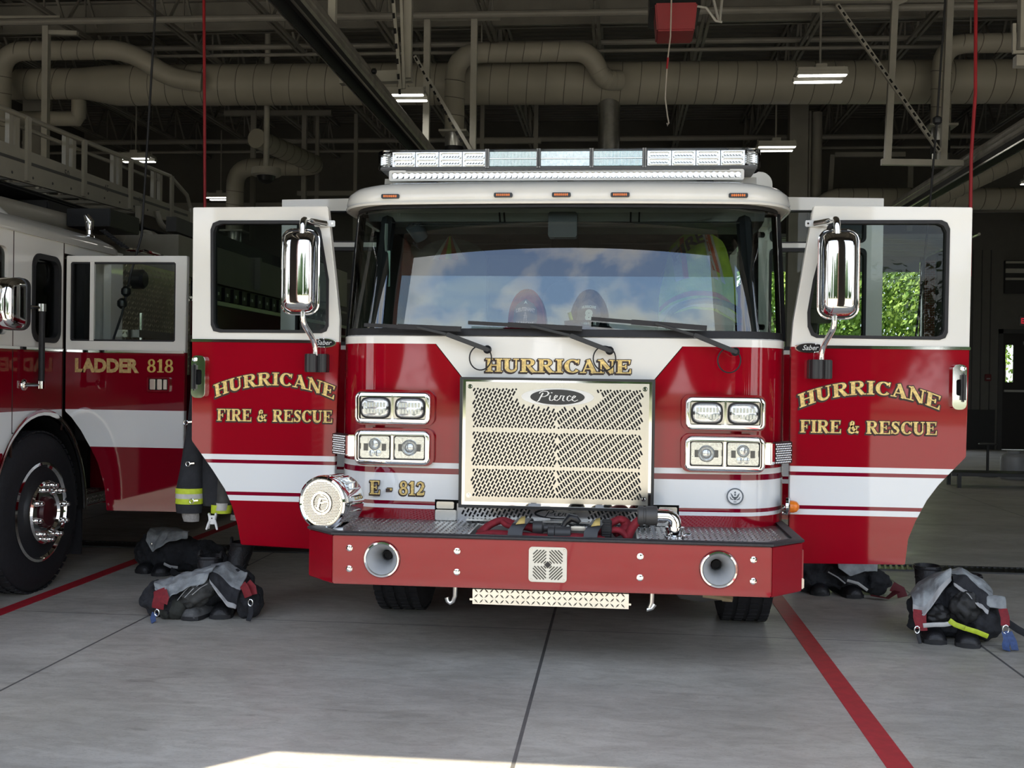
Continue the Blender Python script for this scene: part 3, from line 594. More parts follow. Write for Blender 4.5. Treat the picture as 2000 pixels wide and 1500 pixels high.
# door opener with pull rope
t = thing('door_opener', 'red and black overhead door opener motor hanging at top centre', 'door opener', (.77, 3.1, 4.4))
b = B(); b.add([(.6, 3.0, 4.63), (.95, 3.0, 4.63), (.93, 3.04, 4.41), (.62, 3.04, 4.41), (.6, 3.4, 4.63), (.95, 3.4, 4.63), (.93, 3.4, 4.41), (.62, 3.4, 4.41)], [(0, 1, 2, 3), (4, 7, 6, 5), (0, 4, 5, 1), (1, 5, 6, 2), (2, 6, 7, 3), (3, 7, 4, 0)])
mk('red_cover', b, M('red plastic cover', (.30, .01, .02), .4), t, bevel=.012)
mk('motor_box', B().box(.56, .98, 3.05, 3.6, 4.6, 5.05), BLKP, t, bevel=.01)
b = B()
for i in range(22): xx, zz = .62+random.random()*.34, 4.68+random.random()*.3; b.box(xx, xx+.012, 3.04, 3.052, zz, zz+.012)
mk('terminal', b, M('white terminals', (.6, .6, .6), .5), t, ang=0)
mk('cable', B().tube([(.95, 3.02, 4.6), (1.02, 3.0, 4.58), (1.1, 3.0, 4.47), (1.15, 3.0, 4.46)], .01, 8).tube([(1.05, 3.2, 4.9), (1.13, 3.1, 4.5)], .012, 8).tube([(1.19, 3.3, 4.95), (1.14, 3.1, 4.5)], .012, 8).bar((.95, 3.2, 4.75), (1.08, 3.2, 4.76), .03), M('grey cable', (.5, .5, .48), .5), t)
mk('bracket', B().bar((.7, 3.4, 5.0), (.7, 3.4, 6.8), .05).bar((.9, 3.4, 5.0), (.9, 3.4, 6.8), .05), CSTEEL, t, ang=0)
t = thing('pull_rope', 'thin white pull rope with a red section dangling below the door opener', 'rope', (.73, 2.85, 3.6))
mk('rope', B().tube([(.735, 2.9, 4.7), (.73, 2.88, 4.62), (.725, 2.85, 4.3), (.705, 2.85, 4.12), (.695, 2.85, 3.95), (.69, 2.85, 3.8), (.71, 2.85, 3.66), (.722, 2.85, 3.6), (.712, 2.85, 3.575), (.708, 2.85, 3.6)], .006, 7), M('white rope', (.55, .5, .45), .8), t)
mk('red_section', B().tube([(.708, 2.848, 4.13), (.70, 2.848, 4.04)], .009, 7), HOSE, t)
# ---------------------------------------------------------------- back of the hall
t = thing('exit_sign', 'red lettered exit sign on the wall above the dark back door', 'sign', (9.68, YB, 2.95))
mk('sign_box', B().box(9.5, 9.84, YB-.05, YB-.001, 2.86, 3.08), M('sign housing', (.22, .2, .2), .5), t, bevel=.01)
sans('EXIT', .17, lambda s, t_, d: (9.67+s, YB-.052-d, 2.915+t_), M('red sign letters', (.7, .02, .04), .4, var=0, emit=(1, .05, .08), estr=.35), t, bold=.006, width=.27)
t = thing('fire_alarm', 'small dark red fire alarm box on the wall beside the back door', 'alarm', (8.83, YB, 1.6))
mk('alarm_box', B().box(8.76, 8.9, YB-.06, YB-.001, 1.58, 1.74), M('alarm red', (.12, .008, .012), .4), t, bevel=.01); mk('pull_handle', B().box(8.79, 8.87, YB-.075, YB-.058, 1.62, 1.65), M('alarm white', (.3, .28, .28), .5), t)
t = thing('wall_shelf_unit', 'long dark wall unit with two pale horizontal bars above the back door', 'wall unit', (9.8, YB, 3.7))
mk('backing', B().box(9.15, 10.8, YB-.12, YB-.001, 3.6, 4.35), M('unit dark', (.03, .03, .03), .6), t)
for z in (4.28, 4.06, 3.9): mk('bar', B().box(9.15, 10.8, YB-.16, YB-.12, z, z+(.1 if z == 4.06 else .05)), FRAME, t)
t = thing('wall_vent', 'dark louvred vent with a pale sill high on the back wall at the right edge', 'vent', (9.9, YB, 5.2))
mk('vent_box', B().box(9.6, 10.8, YB-.3, YB-.001, 5.25, 5.95), DSTEEL, t); mk('sill', B().box(9.5, 10.9, YB-.34, YB-.001, 5.15, 5.25), CSTEEL, t)
b = B()
for k in range(7): b.box(9.62, 9.9, YB-.33, YB-.3, 5.3+k*.085, 5.35+k*.085)
mk('louvre', b, BLK, t, ang=0)
t = thing('drink_cooler', 'white rounded water jug standing on the floor by the back wall', 'jug', (6.65, 12, 0))
mk('jug_body', B().lathe([(.02, 0), (.19, .005), (.2, .04), (.2, .3), (.19, .36), (.12, .41), (.02, .42)], (6.65, 12, 0), (0, 0, 1), 28), M('white plastic', (.34, .35, .36), .5), t); mk('lid', B().lathe([(.1, .4), (.1, .45), (.02, .46)], (6.65, 12, 0), (0, 0, 1), 20), M('white plastic', (.34, .35, .36), .5), t); mk('rib', B().lathe([(.204, .1), (.206, .11), (.204, .12)], (6.65, 12, 0), (0, 0, 1), 28, cap=False), M('white plastic', (.34, .35, .36), .5), t)
t = thing('bar_stool', 'small round stand with a thin pole beside the white jug', 'stand', (6.4, 12.4, 0))
mk('stand_top', B().lathe([(.14, 0), (.15, .01), (.14, .025)], (6.38, 12.4, .52), (0, 0, 1), 20), DSTEEL, t); mk('pole', B().tube([(6.38, 12.4, .02), (6.38, 12.4, .52)], .022, 8), DSTEEL, t); mk('foot', B().lathe([(.16, 0), (.15, .015), (.03, .03)], (6.38, 12.4, 0), (0, 0, 1), 20), DSTEEL, t)
t = thing('equipment_rack', 'low black equipment rack on the floor at the right edge', 'rack', (6.6, 10.6, 0))
mk('rack_frame', B().box(5.2, 7.6, 10.3, 10.34, .17, .22).box(5.2, 7.6, 10.8, 10.84, .17, .22).bar((5.3, 10.3, 0), (5.3, 10.3, .2), .05).bar((6.3, 10.3, 0), (6.3, 10.3, .2), .05).bar((7.3, 10.3, 0), (7.3, 10.3, .2), .05).bar((5.3, 10.8, 0), (5.3, 10.8, .2), .05).bar((7.3, 10.8, 0), (7.3, 10.8, .2), .05), BLKP, t, ang=0)
mk('shelf', B().box(5.22, 7.58, 10.32, 10.82, .2, .22), BLKP, t, ang=0)
# raised back door: panels lying under its tracks
t = thing('overhead_door', 'raised white panelled overhead door above the open back doorway', 'overhead door', (5.1, 18.5, 4.4))
PAN = M('pale door panel', (.44, .45, .45), .45, var=.05)
for k in range(6):
    y0 = YB-.1-k*.62; mk('door_panel', B().box(2.95, 7.25, y0-.6, y0, 4.42, 4.47).box(2.95, 7.25, y0-.33, y0-.29, 4.395, 4.42).box(2.95, 7.25, y0-.6, y0-.56, 4.395, 4.42), PAN, t, ang=0)
for x in (2.87, 7.33): mk('track', B().tube(fillet([(x, YB-.06, .1), (x, YB-.06, 4.42), (x, YB-4, 4.44)], .35), .03, 8), ALU, t)
mk('bottom_panel', B().box(2.95, 7.25, YB-.08, YB-.03, 4.08, 4.42), PAN, t, ang=0)
# ---------------------------------------------------------------- trees
LEAF = bpy.data.materials.new('sunlit leaves'); LEAF.use_nodes = True; nt = LEAF.node_tree; p = nt.nodes['Principled BSDF']; p.inputs['Roughness'].default_value = .6
gi = node(nt, 'ShaderNodeNewGeometry'); r = node(nt, 'ShaderNodeValToRGB'); nt.links.new(gi.outputs['Random Per Island'], r.inputs[0])
r.color_ramp.elements[0].color = (.13, .25, .03, 1); r.color_ramp.elements[1].color = (.52, .66, .14, 1); nt.links.new(r.outputs[0], p.inputs['Base Color'])
BARK = M('bark', (.09, .06, .04), .9, var=.3, bump=.4, bscale=20)
def leaves(b, c, R, n, size, rnd):
    lumps = []
    for i in range(9):
        a = rnd.random()*6.28; e = rnd.uniform(-.5, 1); lumps.append((Vector((cos(a)*R[0]*.55, sin(a)*R[1]*.55, e*R[2]*.6)), rnd.uniform(.45, .65)))
    for i in range(n):
        o, q = rnd.choice(lumps); d = Vector((rnd.gauss(0, 1), rnd.gauss(0, 1), rnd.gauss(0, 1))).normalized()*rnd.uniform(.75, 1.02)
        p = Vector(c)+o+Vector((d.x*R[0]*q, d.y*R[1]*q, d.z*R[2]*q)); nrm = (d+Vector((rnd.gauss(0, .5), rnd.gauss(0, .5), rnd.gauss(.4, .5)))).normalized()
        u = nrm.orthogonal().normalized(); v = nrm.cross(u); s_ = size*rnd.uniform(.6, 1.3)
        b.add([p-u*s_, p-v*s_*.5, p+u*s_, p+v*s_*.5], [(0, 1, 2, 3)])
def tree(x, y, h, R, label, n=2600, size=.17, seed=1):
    rnd = random.Random(seed); t = thing('tree', label, 'tree', (x, y, 0), 'trees behind the fire station')
    mk('trunk', B().tube([(x, y, 0), (x+.05, y, h*.3), (x-.1, y, h*.6)], [.2, .15, .07], 10).tube([(x, y, h*.3), (x+R*.4, y, h*.55)], [.1, .04], 8).tube([(x, y, h*.28), (x-R*.4, y+.3, h*.55)], [.1, .04], 8), BARK, t)
    b = B(); leaves(b, (x, y, h*.50), (R, R, h*.54), n, size, rnd); mk('foliage', b, LEAF, t, ang=0)
tree(6.0, 30, 7.5, 2.1, 'bushy bright green tree seen through the left part of the open back doorway', 9000, .10, seed=1)
tree(10.4, 29.5, 7.0, 2.1, 'bright yellow green tree seen through the right door window', 9000, .10, seed=2)
tree(14.9, 31, 8.0, 2.2, 'bright green tree beside the brick edge of the back doorway', 8000, .10, seed=3)
tree(8.3, 40, 12.0, 3.6, 'taller hazier tree behind the bushy trees at the back', 9000, .19, seed=4)
tree(16.2, 41, 12.0, 3.7, 'tall tree far behind at the right of the back doorway', 8000, .19, seed=5)
tree(.4, 40, 12.0, 3.6, 'tall tree far behind at the left of the back doorway', 7000, .19, seed=6)
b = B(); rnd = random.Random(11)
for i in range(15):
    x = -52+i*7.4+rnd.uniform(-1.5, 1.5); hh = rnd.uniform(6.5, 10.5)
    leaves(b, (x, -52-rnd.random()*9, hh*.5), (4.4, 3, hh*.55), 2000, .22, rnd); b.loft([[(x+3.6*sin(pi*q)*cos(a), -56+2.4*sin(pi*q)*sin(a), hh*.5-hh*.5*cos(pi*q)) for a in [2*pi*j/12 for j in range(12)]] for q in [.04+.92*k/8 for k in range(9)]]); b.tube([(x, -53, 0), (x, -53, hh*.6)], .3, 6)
o = mk('tree_line', b, M('shaded leaves', (.035, .075, .015), .7, var=.5, scale=2), ang=0, org=(0, -55, 0)); tag(o, 'line of green trees across the road, mirrored in the chrome', 'trees', kind='stuff')  # leaf colour darkened to stand for the shaded side of the trees
# ================================================================== the fire engine
FE = thing('fire_engine', 'red and white fire engine marked E-812 facing the street with its doors open', 'fire engine', (0, 0, 0))
def plan(hw=1.30, yc=.40, cx=.98, bow=.035, back=None, n=9):
    """outline of the cab seen from above, right rear -> front -> left rear."""
    right = []
    if back is not None: right.append((hw, back))
    for i in range(n+1):
        a = radians(90*i/n); right.append((cx+(hw-cx)*cos(a), yc-(yc-bow)*sin(a)))
    mid = [(x*cx, bow*x*x) for x in (.85, .7, .55, .4, .25, .12)]
    pts = right+mid+[(0, 0)]
    return pts+[(-x, y) for x, y in pts[-2::-1]]
def face_y(x): return .035*(x/.98)**2
# --- painted cab shell: front wrap below the windscreen
pl = plan(back=1.12)
b = B()
for z0, z1 in ((.66, 1.745),):
    n = len(pl); vs = [(x, y, z) for z in (z0, .82, 1.0, 1.5, z1) for x, y in pl]
    cut = lambda i: abs((pl[i][0]+pl[i+1][0])/2) < .70
    fs = [(j*n+i, j*n+i+1, (j+1)*n+i+1, (j+1)*n+i) for j in range(4) for i in range(n-1) if not (j == 0 and cut(i))]
    b.add(vs, fs)
pl2 = [(x*.99, y-.004) for x, y in pl]
b.add([(x, y, 1.745) for x, y in pl]+[(x*.985, y+.03, 1.765) for x, y in pl], [(i, i+1, len(pl)+i+1, len(pl)+i) for i in range(len(pl)-1)])
mk('cab_front', b, PAINT, FE, ang=40)
b = B()
for s in (-1, 1):
    b.box(s*1.25 if s < 0 else 1.25, s*1.30 if s < 0 else 1.30, 1.5, 2.1, .55, 2.55) if 0 else None
    x0, x1 = sorted((s*1.24, s*1.30))
    b.plate([(1.16, 1.12), (1.30, 1.30), (1.62, 1.30), (1.62, .5), (2.08, .5), (2.08, 2.56), (1.16, 2.56)], [], FX(x0), 0, x1-x0)
    b.plate([(3.0, .5), (4.0, .5), (4.0, 2.9), (3.0, 2.9)], [], FX(x0), 0, x1-x0)
b.box(-1.30, 1.30, 3.95, 4.0, .6, 2.9); b.box(-1.25, 1.25, .3, 4.0, .58, .64)
mk('cab_side', b, PAINT, FE, ang=30)
b = B(); b.box(-1.27, 1.27, 4.1, 9.2, .55, 2.75)
mk('body', b, PAINT, FE, bevel=.02); mk('compartment_door', B().box(1.272, 1.285, 4.4, 5.6, .7, 2.4), ALU, FE); mk('compartment_door', B().box(1.272, 1.285, 5.8, 7.2, 1.2, 2.4), ALU, FE); mk('compartment_door', B().box(-1.285, -1.272, 4.4, 5.6, .7, 2.4), ALU, FE); mk('compartment_door', B().box(-1.285, -1.272, 5.8, 7.2, 1.2, 2.4), ALU, FE)
mk('chassis_rail', B().box(-.5, -.42, -.3, 9, .42, .6).box(.42, .5, -.3, 9, .42, .6).box(-.95, .95, .88, 1.02, .36, .5), DSTEEL, FE)
# --- roof cap with rounded front, raised rear roof
b = B(); rg = []
for dz, ins, dy in ((2.525, .03, .03), (2.53, 0, 0), (2.56, -.012, -.012), (2.61, -.002, 0), (2.645, .03, .035), (2.668, .09, .10), (2.678, .2, .2)):
    rg.append([(x*(1.338-ins)/1.30, y*1.05+.185+dy, dz) for x, y in plan(back=1.5)])
b.loft(rg, cap=True); mk('roof_cap', b, WHITEP, FE, ang=50)
b = B(); R_ = rrect(-1.28, 1.28, 1.45, 3.98, .16, 6)
b.loft([[(x*s_, 2.7+(y-2.7)*s_, z) for x, y in R_] for z, s_ in ((2.55, 1.0), (2.84, .99), (2.90, .975), (2.925, .94))]); mk('raised_roof', b, WHITEP, FE, ang=50)
mk('roof_fairing', B().loft([[(x, y, z) for x, z in rrect(1.18, 1.362, 2.60, 2.935, .085, 6)] for y in (1.42, 1.9)]), WHITEP, FE, bevel=.012)
mk('drip_rail', B().tube([(x*1.342/1.30, y*1.05+.17, 2.532) for x, y in plan(back=1.3)], .012, 6), WHITEP, FE)
# --- wrap-round windscreen
YT = .195
def ws(t, grow=0):
    y0 = YT*t; return [(x*(1.288-.01*t)/1.30, y*1.02+y0-grow, 1.765+.765*t) for x, y in plan(cx=.96, bow=.045)]
b = B(); b.loft([ws(t/6) for t in range(7)], cap=False); g = mk('windscreen', b, GLASS, FE, ang=60)
b = B(); r0, r1 = [], []
def band(b, t0, t1, off): b.loft([[(x, y-off, z) for x, y, z in ws(t0)], [(x, y-off, z) for x, y, z in ws(t1)], [(x*.985, y+.012, z) for x, y, z in ws(t1)], [(x*.985, y+.012, z) for x, y, z in ws(t0)]], cap=False, closed=True)
band(b, -.018, .035, .008); band(b, .965, 1.02, .008)
mk('windscreen_seal', b, BLK, FE, ang=60)
b = B()
for s in (-1, 1): b.tube([(s*1.285, .405, 1.75), (s*1.285, .405+.12, 2.14), (s*1.275, .405+.235, 2.54)], .028, 8); b.tube([(s*1.09, .22, 1.75), (s*1.08, .34, 2.14), (s*1.06, .46, 2.54)], .045, 8)
mk('windscreen_pillar', b, BLK, FE)
# --- marker lights along the roof cap
for x in (-1.005, -.336, 0, .336, 1.005):
    y = .187+face_y(x)*1.1-.018; m_ = mk('marker_light', B().plate(rrect(x-.054, x+.054, 2.557, 2.583, .008), [], FY(y), -.012, .02), BLKP, FE)
    c = B()
    for k in range(7): c.box(x-.04+k*.0116, x-.031+k*.0116, y-.018, y-.01, 2.563, 2.577)
    mk('amber_lens', c, AMBER, m_, bevel=.002)
# --- lightbar
lb = mk('lightbar', B().box(-1.16, 1.16, .62, .92, 2.80, 2.825).box(-1.0, 1.0, .6, .9, 2.785, 2.802), M('lightbar grey', (.10, .10, .10), .4), FE, bevel=.006)
def led_head(x0, x1, z0, z1, y): # clear reflector module
    b = B(); b.box(x0, x1, y, y+.02, z0, z1, 1)
    for r in range(2):
        zz = z0+(z1-z0)*(.27+.46*r); b.plate(rrect(x0+.006, x1-.006, zz-.02, zz+.02, .012, 3), [rrect(x0+.012, x1-.012, zz-.014, zz+.014, .009, 3)], FY(y), -.02, 0, 0)
        k = 6
        for i in range(k):
            cx = x0+.018+(x1-x0-.036)*(i+.5)/k; b.lathe([(.009, .012), (.004, .001)], (cx, y-.001, zz), (0, -1, 0), 8, 0, cap=True)
    return b
y = .64
for s in (-1, 1):
    for k in range(4):
        x0 = s*.50+s*k*.148; x0, x1 = sorted((x0, x0+s*.143)); mk('led_module', led_head(x0, x1, 2.828, 2.918, y), [LENS, LED], lb, ang=30)
    c = B(); xs_ = sorted((s*1.095, s*1.175)); c.box(xs_[0], xs_[1], y+.03, y+.27, 2.828, 2.918); mk('corner_module', c, LED, lb, bevel=.02)
    c = B()
    for k in range(7): c.bar((s*1.1, y+.005+.0*k, 2.838+k*.012), (s*1.17, y+.06, 2.834+k*.012), .006)
    mk('corner_reflector', c, LENS, lb, ang=0)
for x0, x1, mt in ((-.475, -.18, LENSG), (-.155, .145, LENS), (.17, .468, LENSG)):
    c = B(); c.box(x0, x1, y, y+.02, 2.828, 2.918, 0)
    for i in range(34):
        xx = x0+(x1-x0)*(i+.5)/34
        c.bar((xx, y-.003, 2.83), (xx, y-.003, 2.868), .004, .004, 1); c.bar((xx, y-.003, 2.88), (xx, y-.003, 2.916), .004, .004, 1)
    c.bar((x0, y-.006, 2.874), (x1, y-.006, 2.874), .006, .006, 1)
    mk('flasher', c, [LENSG if mt is LENSG else M('blue green lens', (.5, .62, .62), .12, .5, var=.3, scale=60), LENS], lb, ang=0)
for x in (-.487, -.168, .158, .48): mk('divider', B().box(x-.012, x-.002, y-.03, y+.26, 2.812, 2.93).box(x+.002, x+.012, y-.03, y+.26, 2.812, 2.93), M('divider grey', (.32, .32, .32), .4), lb)
c = B(); R_ = rrect(-1.19, 1.19, y-.03, y+.30, .1, 6); c.loft([[(x, yy, z) for x, yy in R_] for z in (2.822, 2.926)], cap=False); c.add([(x, yy, 2.926) for x, yy in R_], [tuple(range(len(R_)))]); mk('clear_cover', c, glass('clear cover', (.96, .97, .97), 1.3), lb, ang=50)
mk('lightbar_bracket', B().plate([(.85, 2.66), (1.45, 2.66), (1.4, 2.8), (.9, 2.8)], [], FX(-1.19), 0, .14).plate([(.85, 2.66), (1.45, 2.66), (1.4, 2.8), (.9, 2.8)], [], FX(1.05), 0, .14), WHITEP, FE)
# --- long scene light
sl = mk('scene_light', B().plate(rrect(-1.10, 1.08, 2.732, 2.797, .012), [rrect(-1.082, 1.062, 2.746, 2.783, .006)], FY(.6), 0, .1).box(-1.09, 1.07, .69, .70, 2.735, 2.795), WHITEP, FE, ang=30)
mk('reflector_tray', B().box(-1.082, 1.062, .62, .63, 2.746, 2.783), LED, sl, ang=0)
c0 = mk('led', B().lathe([(.017, .018), (.012, .006), (.004, 0)], (-1.062, .62, 2.7645), (0, -1, 0), 14), LENS, sl)
for i in range(1, 60): dup(c0, (i*2.105/59, 0, 0))
mk('scene_light_foot', B().box(-.9, -.8, .62, .75, 2.66, 2.735).box(-.05, .05, .62, .75, 2.66, 2.735).box(.8, .9, .62, .75, 2.66, 2.735), BLKP, FE)
mk('roof_horn', B().lathe([(.03, 0), (.035, .02), (.03, .06)], (-1.24, 1.2, 2.67), (0, 0, 1), 12), BLKP, FE)
# --- wipers
def wiper(bl0, bl1, piv, end, loop):
    b = B(); q = Vector(bl0).lerp(Vector(bl1), .55)
    b.bar(piv, end, .034, .026); b.bar(end, (q.x, q.y-.02, q.z), .018, .014); w_ = mk('wiper', b, BLKP, FE, bevel=.004)
    mk('wiper_blade', B().bar(bl0, Vector(bl0).lerp(Vector(bl1), .45), .018, .02).bar(Vector(bl0).lerp(Vector(bl1), .35), bl1, .02, .028), BLK, w_)
    mk('wiper_pivot', B().lathe([(.022, 0), (.024, .03), (.012, .04)], (piv[0], piv[1]+.025, piv[2]), (0, -1, 0), 14), BLKP, w_)
    mk('washer_hose', B().tube([(loop[0]+.062*cos(radians(a)), loop[1], loop[2]+.068*sin(radians(a))) for a in range(60, 425, 12)], .0042, 6), BLK, w_)
wiper((-1.10, -.01, 1.805), (-.54, -.045, 1.785), (-.39, -.05, 1.672), (-.62, -.05, 1.755), (-.43, -.035, 1.625))
wiper((-.502, -.03, 1.822), (.136, -.045, 1.793), (.29, -.05, 1.673), (.07, -.05, 1.755), (.262, -.035, 1.63))
wiper((.186, -.03, 1.85), (.82, -.03, 1.803), (.975, -.04, 1.675), (.75, -.04, 1.765), (.945, -.02, 1.628))
# --- grille
gr = mk('grille', B().plate([(-.532, .795), (.538, .795), (.538, 1.513), (-.532, 1.513)], [[(-.502, .826), (.51, .826), (.51, 1.492), (-.502, 1.492)]], FY(-.085), 0, .1), CHROME, FE, ang=0)
mk('grille_rim', B().plate([(-.536, .791), (.542, .791), (.542, 1.517), (-.536, 1.517)], [[(-.52, .807), (.526, .807), (.526, 1.503), (-.52, 1.503)]], FY(-.09), -.004, .012), BLKP, gr, ang=0)
b = B(); b.box(-.502, .51, -.09, -.08, .826, 1.492, 0)
def slots(b, x0, x1, z0, z1, y, p=.0178, L=.0290, g=.0062, w=.0112, xm=None, skip=None, mi=1):
    dx, dz = .46, .888
    def cap(cx, cz, s, ll):
        ux, uz = dx*s, dz; nx, nz = -uz, ux; h = ll/2; pts = []
        for e_ in (1, -1):
            for a in (-60, 0, 60):
                ca, sa = cos(radians(a)), sin(radians(a)); pts.append((cx+ux*e_*h+(ux*ca*e_-nx*sa*e_*-1)*w/2*1, cz+uz*e_*h+(uz*ca*e_+nz*sa*e_)*w/2))
        b.add([(q[0], y, q[1]) for q in pts], [tuple(range(6))], mi)
    xm = (x0+x1)/2 if xm is None else xm; row = 0
    for s, a0, a1 in ((1, x0, xm-.004), (-1, xm+.004, x1)):
        xx = a0-(z1-z0)*.55; i = 0
        while xx < a1+(z1-z0)*.55:
            t = -((2*i) % 3)*(L+g)/3
            zz = z0-.02
            k = 0
            while True:
                za = z0+(t+k*(L+g))*dz; zb = za+L*dz; k += 1
                if za > z1: break
                lo_z, hi_z = max(za, z0), min(zb, z1)
                if hi_z-lo_z < .004: continue
                czz = (lo_z+hi_z)/2; cxx = xx+((czz-z0)*dx/dz if s > 0 else -(czz-z0)*dx/dz)
                if not (a0 <= cxx <= a1): continue
                if skip and skip(cxx, czz): continue
                cap(cxx, czz, s, max(.001, (hi_z-lo_z)/dz-w))
            xx += p; i += 1
inb = lambda x, z: ((x-.01)/.245)**2+((z-1.415)/.068)**2 < 1
slots(b, -.462, .472, 1.24, 1.457, -.0905, xm=.008, skip=inb); slots(b, -.462, .472, 1.028, 1.215, -.0905, xm=.008); slots(b, -.462, .472, .856, 1.008, -.0905, xm=.008)
mk('grille_face', b, [STEEL, DARKH], gr, ang=0)
for x, z in ((-.478, 1.465), (.487, 1.463), (-.48, .86), (.487, .86)): mk('grille_bolt', B().lathe([(.013, 0), (.013, .002), (.009, .002), (.007, .006), (.002, .006)], (x, -.09, z), (0, -1, 0), 16), CHROME, gr)
bd = mk('badge', B().plate(ell(.008, 1.413, .2, .0485, 48), [], FY(-.09), -.008, 0), M('white enamel', (.82, .82, .78), .2), gr); BADGE = bd
b = B(); b.plate(ell(.008, 1.413, .15, .042, 48), [], FY(-.0985), -.001, .001); 
SCR = [[(.0, .0, .028), (.05, .06, .036), (.14, .40, .044), (.2, .62, .04)], [(.07, .58, .012), (.1, .68, .03), (.2, .76, .035), (.36, .74, .04), (.42, .62, .05), (.37, .46, .045), (.26, .36, .035), (.17, .35, .02)],
 [(.48, .44, .03), (.45, .22, .034), (.47, .08, .032), (.54, .07, .025), (.62, .2, .02)], [(.52, .62, .045), (.535, .66, .045)], [(.62, .24, .02), (.72, .34, .03), (.74, .44, .03), (.68, .47, .03), (.63, .32, .034), (.65, .1, .034), (.72, .07, .03), (.82, .2, .02)],
 [(.82, .2, .02), (.88, .46, .034), (.94, .42, .03), (1.0, .44, .028), (.95, .26, .03), (.94, .1, .03), (1.0, .06, .025)], [(1.24, .38, .03), (1.2, .46, .03), (1.12, .36, .034), (1.1, .16, .036), (1.16, .06, .032), (1.26, .16, .02)],
 [(1.26, .2, .02), (1.38, .32, .03), (1.42, .42, .03), (1.37, .46, .03), (1.3, .34, .036), (1.3, .12, .036), (1.38, .04, .032), (1.5, .14, .02)]]
strokes(b, SCR, lambda u, v, d: (-.102+u*.148, -.0998-d, 1.388+v*.075), .008, .0004, 1)
mk('badge_lettering', b, [M('badge charcoal', (.025, .026, .025), .4), M('white letters', (.85, .85, .82), .3)], bd, ang=0)
# --- lower grille in its steel surround
lg = mk('lower_grille', B().box(-.56, .56, .02, .03, .70, .80, 0), M('steel shade', (.40, .40, .40), .25, 1), FE)
b = B(); slots(b, -.53, -.13, .728, .782, .0195, xm=-.13, w=.0125, p=.023, mi=0); slots(b, .17, .53, .728, .782, .0195, xm=.17, w=.0125, p=.023, mi=0); mk('slot', b, DARKH, lg, ang=0, kind='stuff')
b = B(); strokes(b, [_arcw(.02, .755, .135, .026, 60, 300, 20, .012, .004)], lambda u, v, d: (u, .0185-d, v)); strokes(b, SCR, lambda u, v, d: (-.06+u*.12, .0185-d, .738+v*.05), .006); b.box(-.03, .05, .0175, .0185, .724, .727); mk('badge_lettering', b, DARKH, lg, ang=0)
b = B(); b.box(-.53, .53, -.03, .02, .785, .795); b.box(-.5, .53, -.05, .02, .712, .722)
for s in (-1, 1):
    x0, x1 = sorted((s*.56, s*.68)); b.box(x0, x1, -.01, .03, .705, .765)
    x0, x1 = sorted((s*.575, s*.675)); b.box(x0, x1, 0, .04, .77, .81)
mk('grille_surround', b, STEEL, FE, bevel=.004)
b = B(); b.box(-.69, .69, .045, .12, .66, .83); mk('bumper_well', b, DARKH, FE, ang=0)
# --- lettering on the cab front
serif('HURRICANE', FE, -.405, .413, .075, lambda s, t, d: (s, face_y(s)-.001-d, 1.548+t), edge=.05, shadow=.06)
PE = lambda s, t, d: (s, face_y(s)-.001-d-(.012 if s < -.97 else 0), .840+t)
for tx, xa, xb in (('E', -1.066, -1.003), ('-', -.973, -.928), ('812', -.898, -.742)): serif(tx, FE, xa, xb, .078, PE, edge=.05, shadow=.05)
b = B(); cx, cz = .992, .876; K = lambda u, v, d: (cx+u, face_y(cx)-.012-d*2, cz+v)
DK = M('emblem grey', (.12, .14, .16), .4)
b.plate(ell(0, 0, .0465, .0465, 32), [], lambda u, v, w_: K(u, v, w_), 0, .0005, 1)
strokes(b, [[(.043*cos(radians(a)), .043*sin(radians(a)), .0075) for a in range(0, 361, 12)]], K, 0, .001)
for s in (-1, 1): strokes(b, [[(s*.024, .018, .002), (s*.017, .006, .008), (s*.012, -.004, .009), (s*.004, -.01, .006)], [(s*.028, -.002, .003), (s*.022, -.014, .007), (s*.008, -.02, .004)]], K, 0, .001)
strokes(b, [[(0, -.004, .018), (0, -.016, .014), (0, -.022, .004)], [(0, .014, .008), (0, .004, .01)], [(.000, .028, .001), (0, .025, .009), (0, .019, .009), (0, .016, .001)], [(-.009, -.004, .004), (.009, -.004, .004)], [(-.008, -.03, .004), (.008, -.03, .004)]], K, 0, .001)
mk('emblem', b, [DK, M('emblem white', (.82, .84, .85), .3)], FE, ang=0, label='round grey eagle emblem on the white stripe')
# --- light clusters
def bezel(s, z0, z1, name):
    x0, x1 = sorted((s*.717, s*1.138)); b = B(); out = rrect(x0, x1, z0, z1, .03, 5); inn = rrect(x0+.02, x1-.02, z0+.022, z1-.022, .012, 3)
    o = mk(name, B().plate(rrect(x0-(.026 if s > 0 else .012), x1+(.026 if s < 0 else .012), z0-.014, z1+.018, .045, 6), [], FY(-.012), 0, .12), REDP, FE, bevel=.006)
    bb = B(); bb.loft([[(x, y_, z) for x, z in rrect(x0-e_, x1+e_, z0-e_, z1+e_, .03+e_, 5)] for y_, e_ in ((.10, .008), (-.030, .007), (-.036, .003), (-.039, -.002), (-.039, -.020), (-.030, -.0235))], cap=False); mk('chrome_surround', bb, CHROME, o, ang=45)
    mk('tray', B().plate(rrect(x0+.012, x1-.012, z0+.012, z1-.012, .02), [], FY(-.02), 0, .004), STEEL, o)
    xm = (x0+x1)/2
    mk('center_bar', B().box(xm-.006, xm+.006, -.034, -.018, z0+.016, z1-.016), CHROME, o, bevel=.002)
    c = B()
    for px in (x0+.012, xm, x1-.012):
        for pz in (z0+.011, z1-.011): c.lathe([(.006, 0), (.005, .003), (.002, .004)], (px, -.036, pz), (0, -1, 0), 8)
    mk('screw', c, CHROME, o, kind='stuff'); return o, x0, x1, xm
